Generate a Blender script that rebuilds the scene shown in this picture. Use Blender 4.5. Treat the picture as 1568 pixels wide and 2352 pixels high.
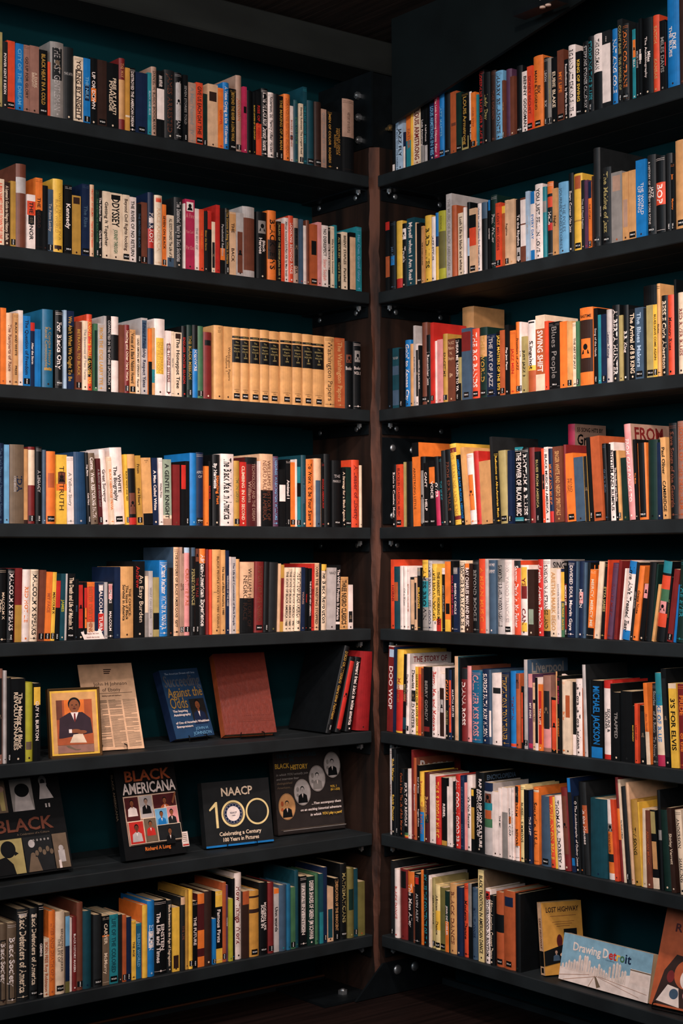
import bpy, math, random, re
from mathutils import Vector, Matrix
for o in list(bpy.data.objects): bpy.data.objects.remove(o, do_unlink=True)
SC = bpy.context.scene
COL = SC.collection
random.seed(7)
FZ = 1.42            # camera height above the floor; the fit below uses the camera as z = 0
# ------------------------------------------------------------------ camera (place fitted to the photograph)
F_PX = 3643.19
YAW, PITCH, ROLL = 0.902491512, 0.0297776177, -0.00456747703
CAM = Vector((-3.30915, -4.01117, FZ))
cd = Vector((math.cos(YAW)*math.cos(PITCH), math.sin(YAW)*math.cos(PITCH), math.sin(PITCH)))
cr0 = Vector((math.sin(YAW), -math.cos(YAW), 0)); cu0 = cr0.cross(cd)
cr = cr0*math.cos(ROLL)+cu0*math.sin(ROLL); cu = -cr0*math.sin(ROLL)+cu0*math.cos(ROLL)
cam = bpy.data.cameras.new('camera'); camo = bpy.data.objects.new('camera', cam); COL.objects.link(camo)
camo.matrix_world = Matrix(((cr.x, cu.x, -cd.x, CAM.x), (cr.y, cu.y, -cd.y, CAM.y), (cr.z, cu.z, -cd.z, CAM.z), (0, 0, 0, 1)))
cam.sensor_fit = 'VERTICAL'; cam.sensor_height = 24; cam.lens = F_PX/2352*24; cam.clip_end = 60
SC.camera = camo
# ------------------------------------------------------------------ world, lamps, exposure
wd = bpy.data.worlds.new('world'); SC.world = wd; wd.use_nodes = True
wd.node_tree.nodes['Background'].inputs[0].default_value = (0.10, 0.42, 0.55, 1)
wd.node_tree.nodes['Background'].inputs[1].default_value = 0.16
def area(name, loc, target, size, power, color, spread=180):
    l = bpy.data.lights.new(name, 'AREA'); l.shape = 'DISK'; l.size = size; l.energy = power; l.color = color
    l.spread = math.radians(spread)
    o = bpy.data.objects.new(name, l); COL.objects.link(o); o.location = loc
    o.rotation_euler = (Vector(target)-Vector(loc)).to_track_quat('-Z', 'Y').to_euler(); return o
def spot(name, loc, target, power, color, angle, blend=1.0, r=.05):
    l = bpy.data.lights.new(name, 'SPOT'); l.energy = power; l.color = color; l.spot_size = math.radians(angle)
    l.spot_blend = blend; l.shadow_soft_size = r
    o = bpy.data.objects.new(name, l); COL.objects.link(o); o.location = loc
    o.rotation_euler = (Vector(target)-Vector(loc)).to_track_quat('-Z', 'Y').to_euler(); return o
WARM = (1.0, .82, .77); COOL = (.62, .84, 1.0)
spot('ceiling_spot_centre', (-1.3, -1.6, FZ+1.68), (-.2, -.2, FZ-.4), 190, WARM, 62, 1, .06)
spot('ceiling_spot_left', (-2.2, -1.35, FZ+1.68), (-1.0, 0, FZ-.4), 125, WARM, 62, 1, .06)
spot('ceiling_spot_right', (-1.45, -2.4, FZ+1.68), (0, -1.1, FZ-.25), 150, WARM, 66, 1, .06)
spot('upper_shelf_fill', (-2.5, -3.0, FZ+1.6), (-.25, -.25, FZ+1.05), 215, (1, .86, .8), 76, 1, .08)  # added fill spot, no real fixture: brightens the upper shelves
area('room_glow', (-3.0, -3.4, FZ+.9), (0, 0, FZ+.1), 1.6, 50, (1, .87, .84), 140)
area('window_daylight', (-4.6, -1.2, FZ+1.2), (-.3, 0, FZ+.9), 1.5, 32, COOL, 140)
SC.view_settings.view_transform = 'Standard'; SC.view_settings.look = 'None'
SC.view_settings.exposure = -0.14; SC.view_settings.gamma = 1; SC.view_settings.use_curve_mapping = False
# ------------------------------------------------------------------ places found from the fit
ZS = [0, 1.25995501, 0.87480369, 0.48786384, 0.10292335, -0.22647687, -0.55942117, -0.89094625, -1.21724998]
ZS = [z+FZ for z in ZS]                      # shelf tops 1..8
DP = .33                                     # depth of the corner post and of the shelving
def ray(x, y): return cd*F_PX+cr*(x-784)-cu*(y-1176)
def on(x, y, ax, val):
    v = ray(x, y); t = (val-CAM[ax])/v[ax]; return CAM+v*t
def pix(P):
    q = P-CAM; k = F_PX/q.dot(cd); return 784+k*q.dot(cr), 1176-k*q.dot(cu)
def along(side, lev, px, dep=0.0):           # where image column px meets the shelf line -> distance from the corner
    ax = 1 if side == 'L' else 0; y = 1200
    for _ in range(6):
        P = on(px, y, ax, dep); P.z = ZS[lev]; y = pix(P)[1]
    return P.x if side == 'L' else P.y
def hgt(side, lev, px, py, dep=0.0):
    return on(px, py, 1 if side == 'L' else 0, dep).z-ZS[lev]
# ------------------------------------------------------------------ materials
def lin(c): c /= 255; return c/12.92 if c <= .04045 else ((c+.055)/1.055)**2.4
def rgb(h): return tuple(lin(int(h[i:i+2], 16)) for i in (0, 2, 4))+(1,)
PAL = {'wh': ('white', 'F2DED4'), 'lt': ('off-white', 'E6D2C6'), 'cr': ('cream', 'E9CEB0'), 'bg': ('beige', 'DCB08A'), 'ap': ('tan', 'D8A064'),
 'tn': ('light tan', 'CC955F'), 'br': ('brown', '6E3B2A'), 'db': ('dark brown', '33201A'), 'bk': ('black', '0A0D0F'), 'ch': ('charcoal', '1D1F20'),
 'gy': ('grey', '8C857F'), 'lg': ('light grey', 'B9AFAA'), 'rd': ('red', 'C02A22'), 'dr': ('dark red', '74201F'), 'mr': ('maroon', '4C1719'),
 'or': ('orange', 'E8772E'), 'ro': ('orange-red', 'DC4A2A'), 'yl': ('yellow', 'EDB944'), 'mu': ('mustard', 'B5883A'), 'gn': ('green', '3F6B4A'),
 'dg': ('dark green', '112A24'), 'ol': ('olive', '6E6636'), 'tl': ('teal', '23808A'), 'dt': ('dark teal', '12414C'), 'bl': ('bright blue', '1672B4'),
 'nb': ('navy blue', '14233F'), 'sb': ('sky blue', '6FA8CC'), 'pb': ('pale blue', 'A9BFD3'), 'pu': ('purple', '56344C'), 'pk': ('pink', 'DD8F8C'),
 'mg': ('magenta', 'B52A4E'), 'sl': ('slate blue', '3F5468'), 'ru': ('rust', 'B0552E'), 'kh': ('khaki', 'A8965F'), 'go': ('golden', 'C98F3E'),
 'st': ('steel blue', '1B5F80'), 'gs': ('taupe', '6E5B48'), 'bd': ('dark blue', '1B3D5E'), 'yg': ('lime yellow', 'B0AA30'), 'gg': ('grey-green', '93A18B'),
 'yc': ('pale yellow', 'EACF90'), 'lb': ('pinkish brown', 'B08C78'), 'rb': ('rose brown', '96695A'),
 'pg': ('page', 'D9BF9C'), 'cd': ('crimson', '931D20'), 'dn': ('dark teal', '0B212C'), 'gold': ('gold', 'D8962F'), 'skin': ('skin', '8A4E2E'), 'su': ('plum', '33222B'), 'sky': ('sky', '7FA6B8')}
MATS = {}
def bsdf(name, col, rough=.5, metal=0, spec=.35, noise=0.0, nscale=60, bump=0.0, stretch=(1, 1, 1), col2=None):
    if name in MATS: return MATS[name]
    m = bpy.data.materials.new(name); m.use_nodes = True; nt = m.node_tree; b = nt.nodes['Principled BSDF']
    b.inputs['Base Color'].default_value = col; b.inputs['Roughness'].default_value = rough; b.inputs['Metallic'].default_value = metal
    b.inputs['Specular IOR Level'].default_value = spec
    if noise or bump:
        tc = nt.nodes.new('ShaderNodeTexCoord'); mp = nt.nodes.new('ShaderNodeMapping'); mp.inputs['Scale'].default_value = stretch
        nz = nt.nodes.new('ShaderNodeTexNoise'); nz.inputs['Scale'].default_value = nscale; nz.inputs['Detail'].default_value = 6
        nt.links.new(tc.outputs['Object'], mp.inputs[0]); nt.links.new(mp.outputs[0], nz.inputs[0])
        if noise:
            mx = nt.nodes.new('ShaderNodeMix'); mx.data_type = 'RGBA'
            c2 = col2 or tuple(c*(1-noise) for c in col[:3])+(1,)
            mx.inputs[6].default_value = c2; mx.inputs[7].default_value = col
            rp = nt.nodes.new('ShaderNodeMapRange'); rp.inputs[1].default_value = .35; rp.inputs[2].default_value = .62
            nt.links.new(nz.outputs[0], rp.inputs[0]); nt.links.new(rp.outputs[0], mx.inputs[0]); nt.links.new(mx.outputs[2], b.inputs['Base Color'])
        if bump:
            bp = nt.nodes.new('ShaderNodeBump'); bp.inputs['Strength'].default_value = bump; bp.inputs['Distance'].default_value = .003
            nt.links.new(nz.outputs[0], bp.inputs['Height']); nt.links.new(bp.outputs[0], b.inputs['Normal'])
    MATS[name] = m; return m
def M(k):                                     # printed cover colour: ink on paper or cloth, a little rubbed
    n = 'cover_'+PAL[k][0].replace(' ', '_').replace('-', '_')
    dark = k in ('bk', 'nb', 'dg', 'ch', 'db')
    return bsdf(n, rgb(PAL[k][1]), .48, 0, .25 if dark else .35, .22, 34, .08)
def pages(): return bsdf('paper_pages', rgb('CDB48E'), .8, 0, .1, .35, 8, .3, (1, 1, .05) if False else (60, 1, 1))
WOOD = bsdf('shelf_black_stained_wood', rgb('181E20'), .62, 0, .3, .45, 9, .5, (1, 1, 1))
BACK = bsdf('back_wall_dark_paint', rgb('052A2F'), .9, 0, .05, .3, 3, .1)
POST = bsdf('post_rough_timber', rgb('2B1C15'), .8, 0, .12, .8, 14, 1.0, (1, 1, .12), rgb('100C0A'))
WORN = bsdf('post_worn_edge', rgb('5A3627'), .7, 0, .2, .75, 22, 1.0, (1, 1, .15), rgb('20130E'))
STEEL = bsdf('blackened_steel', rgb('141A1D'), .5, .6, .4, .3, 20, .1)
BOLT = bsdf('zinc_bolt', rgb('A8ABAC'), .38, .9, .5, .3, 90, .1)
NUT = bsdf('brass_nut', rgb('A58A60'), .4, .9)
FLOORM = bsdf('floor_dark_wood', rgb('1C110E'), .5, 0, .2, .6, 6, .3, (.4, 8, 1))
CEIL = bsdf('ceiling_dark_planks', rgb('2A201A'), .8, 0, .2, .6, 5, .6, (8, .5, 1))
WIRE = bsdf('black_wire', rgb('0C0C0D'), .35, .5)
# ------------------------------------------------------------------ mesh builder
class MB:
    def __init__(s): s.v = []; s.f = []; s.m = []; s.mats = []
    def mi(s, m):
        if m not in s.mats: s.mats.append(m)
        return s.mats.index(m)
    def face(s, pts, m):
        k = len(s.v); s.v += [tuple(p) for p in pts]; s.f.append(tuple(range(k, k+len(pts)))); s.m.append(s.mi(m))
    def raw(s, vs, fs, m):
        k = len(s.v); s.v += vs; i = s.mi(m)
        for f in fs: s.f.append(tuple(k+q for q in f)); s.m.append(i)
    def box(s, a, b, m):
        x0, y0, z0 = a; x1, y1, z1 = b
        s.raw([(x0, y0, z0), (x1, y0, z0), (x1, y1, z0), (x0, y1, z0), (x0, y0, z1), (x1, y0, z1), (x1, y1, z1), (x0, y1, z1)],
              [(0, 3, 2, 1), (4, 5, 6, 7), (0, 1, 5, 4), (1, 2, 6, 5), (2, 3, 7, 6), (3, 0, 4, 7)], m)
    def bbox(s, a, b, m, c=.002):            # box with chamfered long edges (octagon section across y-z or so)
        x0, y0, z0 = a; x1, y1, z1 = b
        sec = [(y0+c, z0), (y1-c, z0), (y1, z0+c), (y1, z1-c), (y1-c, z1), (y0+c, z1), (y0, z1-c), (y0, z0+c)]
        v = [(x0, p, q) for p, q in sec]+[(x1, p, q) for p, q in sec]
        s.raw(v, [tuple(range(7, -1, -1)), tuple(range(8, 16))]+[(i, (i+1) % 8, 8+(i+1) % 8, 8+i) for i in range(8)], m)
    def prism(s, poly, h, axis, m):          # poly: list of 3-D points, extruded by the vector h
        n = len(poly); P = [Vector(p) for p in poly]; H = Vector(h)
        v = [tuple(p) for p in P]+[tuple(p+H) for p in P]
        s.raw(v, [tuple(range(n-1, -1, -1)), tuple(range(n, 2*n))]+[(i, (i+1) % n, n+(i+1) % n, n+i) for i in range(n)], m)
    def tube(s, pts, r, m, n=8):
        P = [Vector(p) for p in pts]; v = []; f = []
        for i, p in enumerate(P):
            t = (P[min(i+1, len(P)-1)]-P[max(i-1, 0)]).normalized()
            a = t.orthogonal().normalized() if i == 0 else (a-t*a.dot(t)).normalized()
            b = t.cross(a)
            for k in range(n):
                q = p+a*(r*math.cos(2*math.pi*k/n))+b*(r*math.sin(2*math.pi*k/n)); v.append(tuple(q))
        for i in range(len(P)-1):
            for k in range(n): f.append((i*n+k, i*n+(k+1) % n, (i+1)*n+(k+1) % n, (i+1)*n+k))
        f.append(tuple(range(n-1, -1, -1))); f.append(tuple((len(P)-1)*n+k for k in range(n)))
        s.raw(v, f, m)
    def dome(s, c, nrm, r, hh, m, n=16, rings=4):
        nv = Vector(nrm).normalized(); a = nv.orthogonal().normalized(); b = nv.cross(a); c = Vector(c); v = []; f = []
        for j in range(rings):
            t = j/rings*math.pi/2
            for k in range(n):
                ph = 2*math.pi*k/n
                v.append(tuple(c+(a*math.cos(ph)+b*math.sin(ph))*r*math.cos(t)+nv*hh*math.sin(t)))
        v.append(tuple(c+nv*hh))
        for j in range(rings-1):
            for k in range(n): f.append((j*n+k, j*n+(k+1) % n, (j+1)*n+(k+1) % n, (j+1)*n+k))
        for k in range(n): f.append(((rings-1)*n+k, (rings-1)*n+(k+1) % n, rings*n))
        f.append(tuple(range(n-1, -1, -1)))
        s.raw(v, f, m)
    def add(s, o, mat=None):                 # merge another builder, transformed
        k = len(s.v)
        s.v += [tuple(mat @ Vector(p)) for p in o.v] if mat else o.v
        mp = [s.mi(m) for m in o.mats]
        for f, i in zip(o.f, o.m): s.f.append(tuple(k+q for q in f)); s.m.append(mp[i])
    def build(s, name, parent=None, smooth=False):
        me = bpy.data.meshes.new(name); me.from_pydata(s.v, [], s.f)
        for m in s.mats: me.materials.append(m)
        me.polygons.foreach_set('material_index', s.m)
        if smooth: me.polygons.foreach_set('use_smooth', [True]*len(s.f))
        me.update(); o = bpy.data.objects.new(name, me); COL.objects.link(o)
        if parent: o.parent = parent
        return o
def tag(o, label=None, cat=None, group=None, kind=None):
    if label: o['label'] = label
    if cat: o['category'] = cat
    if group: o['group'] = group
    if kind: o['kind'] = kind
    return o
def empty(name, loc=(0, 0, 0), rz=0):
    o = bpy.data.objects.new(name, None); COL.objects.link(o); o.location = loc; o.rotation_euler = (0, 0, rz); o.empty_display_size = .05; return o
# ------------------------------------------------------------------ lettering: every glyph turned into a small mesh once
GL = {}
def load_glyphs(chars):
    tmp = []
    def mk(t, bold):
        c = bpy.data.curves.new('t', 'FONT'); c.body = t; c.size = 1; c.resolution_u = 2; c.offset = .022 if bold else 0
        o = bpy.data.objects.new('t', c); COL.objects.link(o); tmp.append((o, c)); return o
    rec = [(ch, b, mk(ch, b), mk('H'+ch+'H', b)) for ch in chars for b in (0, 1)]
    hh = [mk('HH', b) for b in (0, 1)]
    bpy.context.view_layer.update(); dg = bpy.context.evaluated_depsgraph_get()
    def width(o):
        xs = [c[0] for c in o.evaluated_get(dg).bound_box]; return max(xs)-min(xs)
    base = [width(o) for o in hh]
    for ch, b, o, o2 in rec:
        me = bpy.data.meshes.new_from_object(o.evaluated_get(dg))
        GL[ch, b] = ([(v.co.x, v.co.y) for v in me.vertices], [tuple(p.vertices) for p in me.polygons], width(o2)-base[b])
        bpy.data.meshes.remove(me)
    for o, c in tmp: bpy.data.objects.remove(o); bpy.data.curves.remove(c)
CAPH = .70
def text2d(t, bold=0, shear=0):
    vs, fs, x = [], [], 0.0
    for ch in t:
        g = GL.get((ch, bold)) or GL.get(('H', bold))
        if ch != ' ':
            k = len(vs); vs += [(x+a+b*shear, b) for a, b in g[0]]; fs += [tuple(k+q for q in f) for f in g[1]]
        x += g[2] if ch != ' ' else .3
    return vs, fs, max(x, .01)
def clampi(v, a, b): return max(a, min(b, v))
ORD = ['first', 'second', 'third', 'fourth', 'fifth', 'sixth', 'seventh', 'eighth', 'ninth', 'tenth', 'eleventh', 'twelfth']
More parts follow.
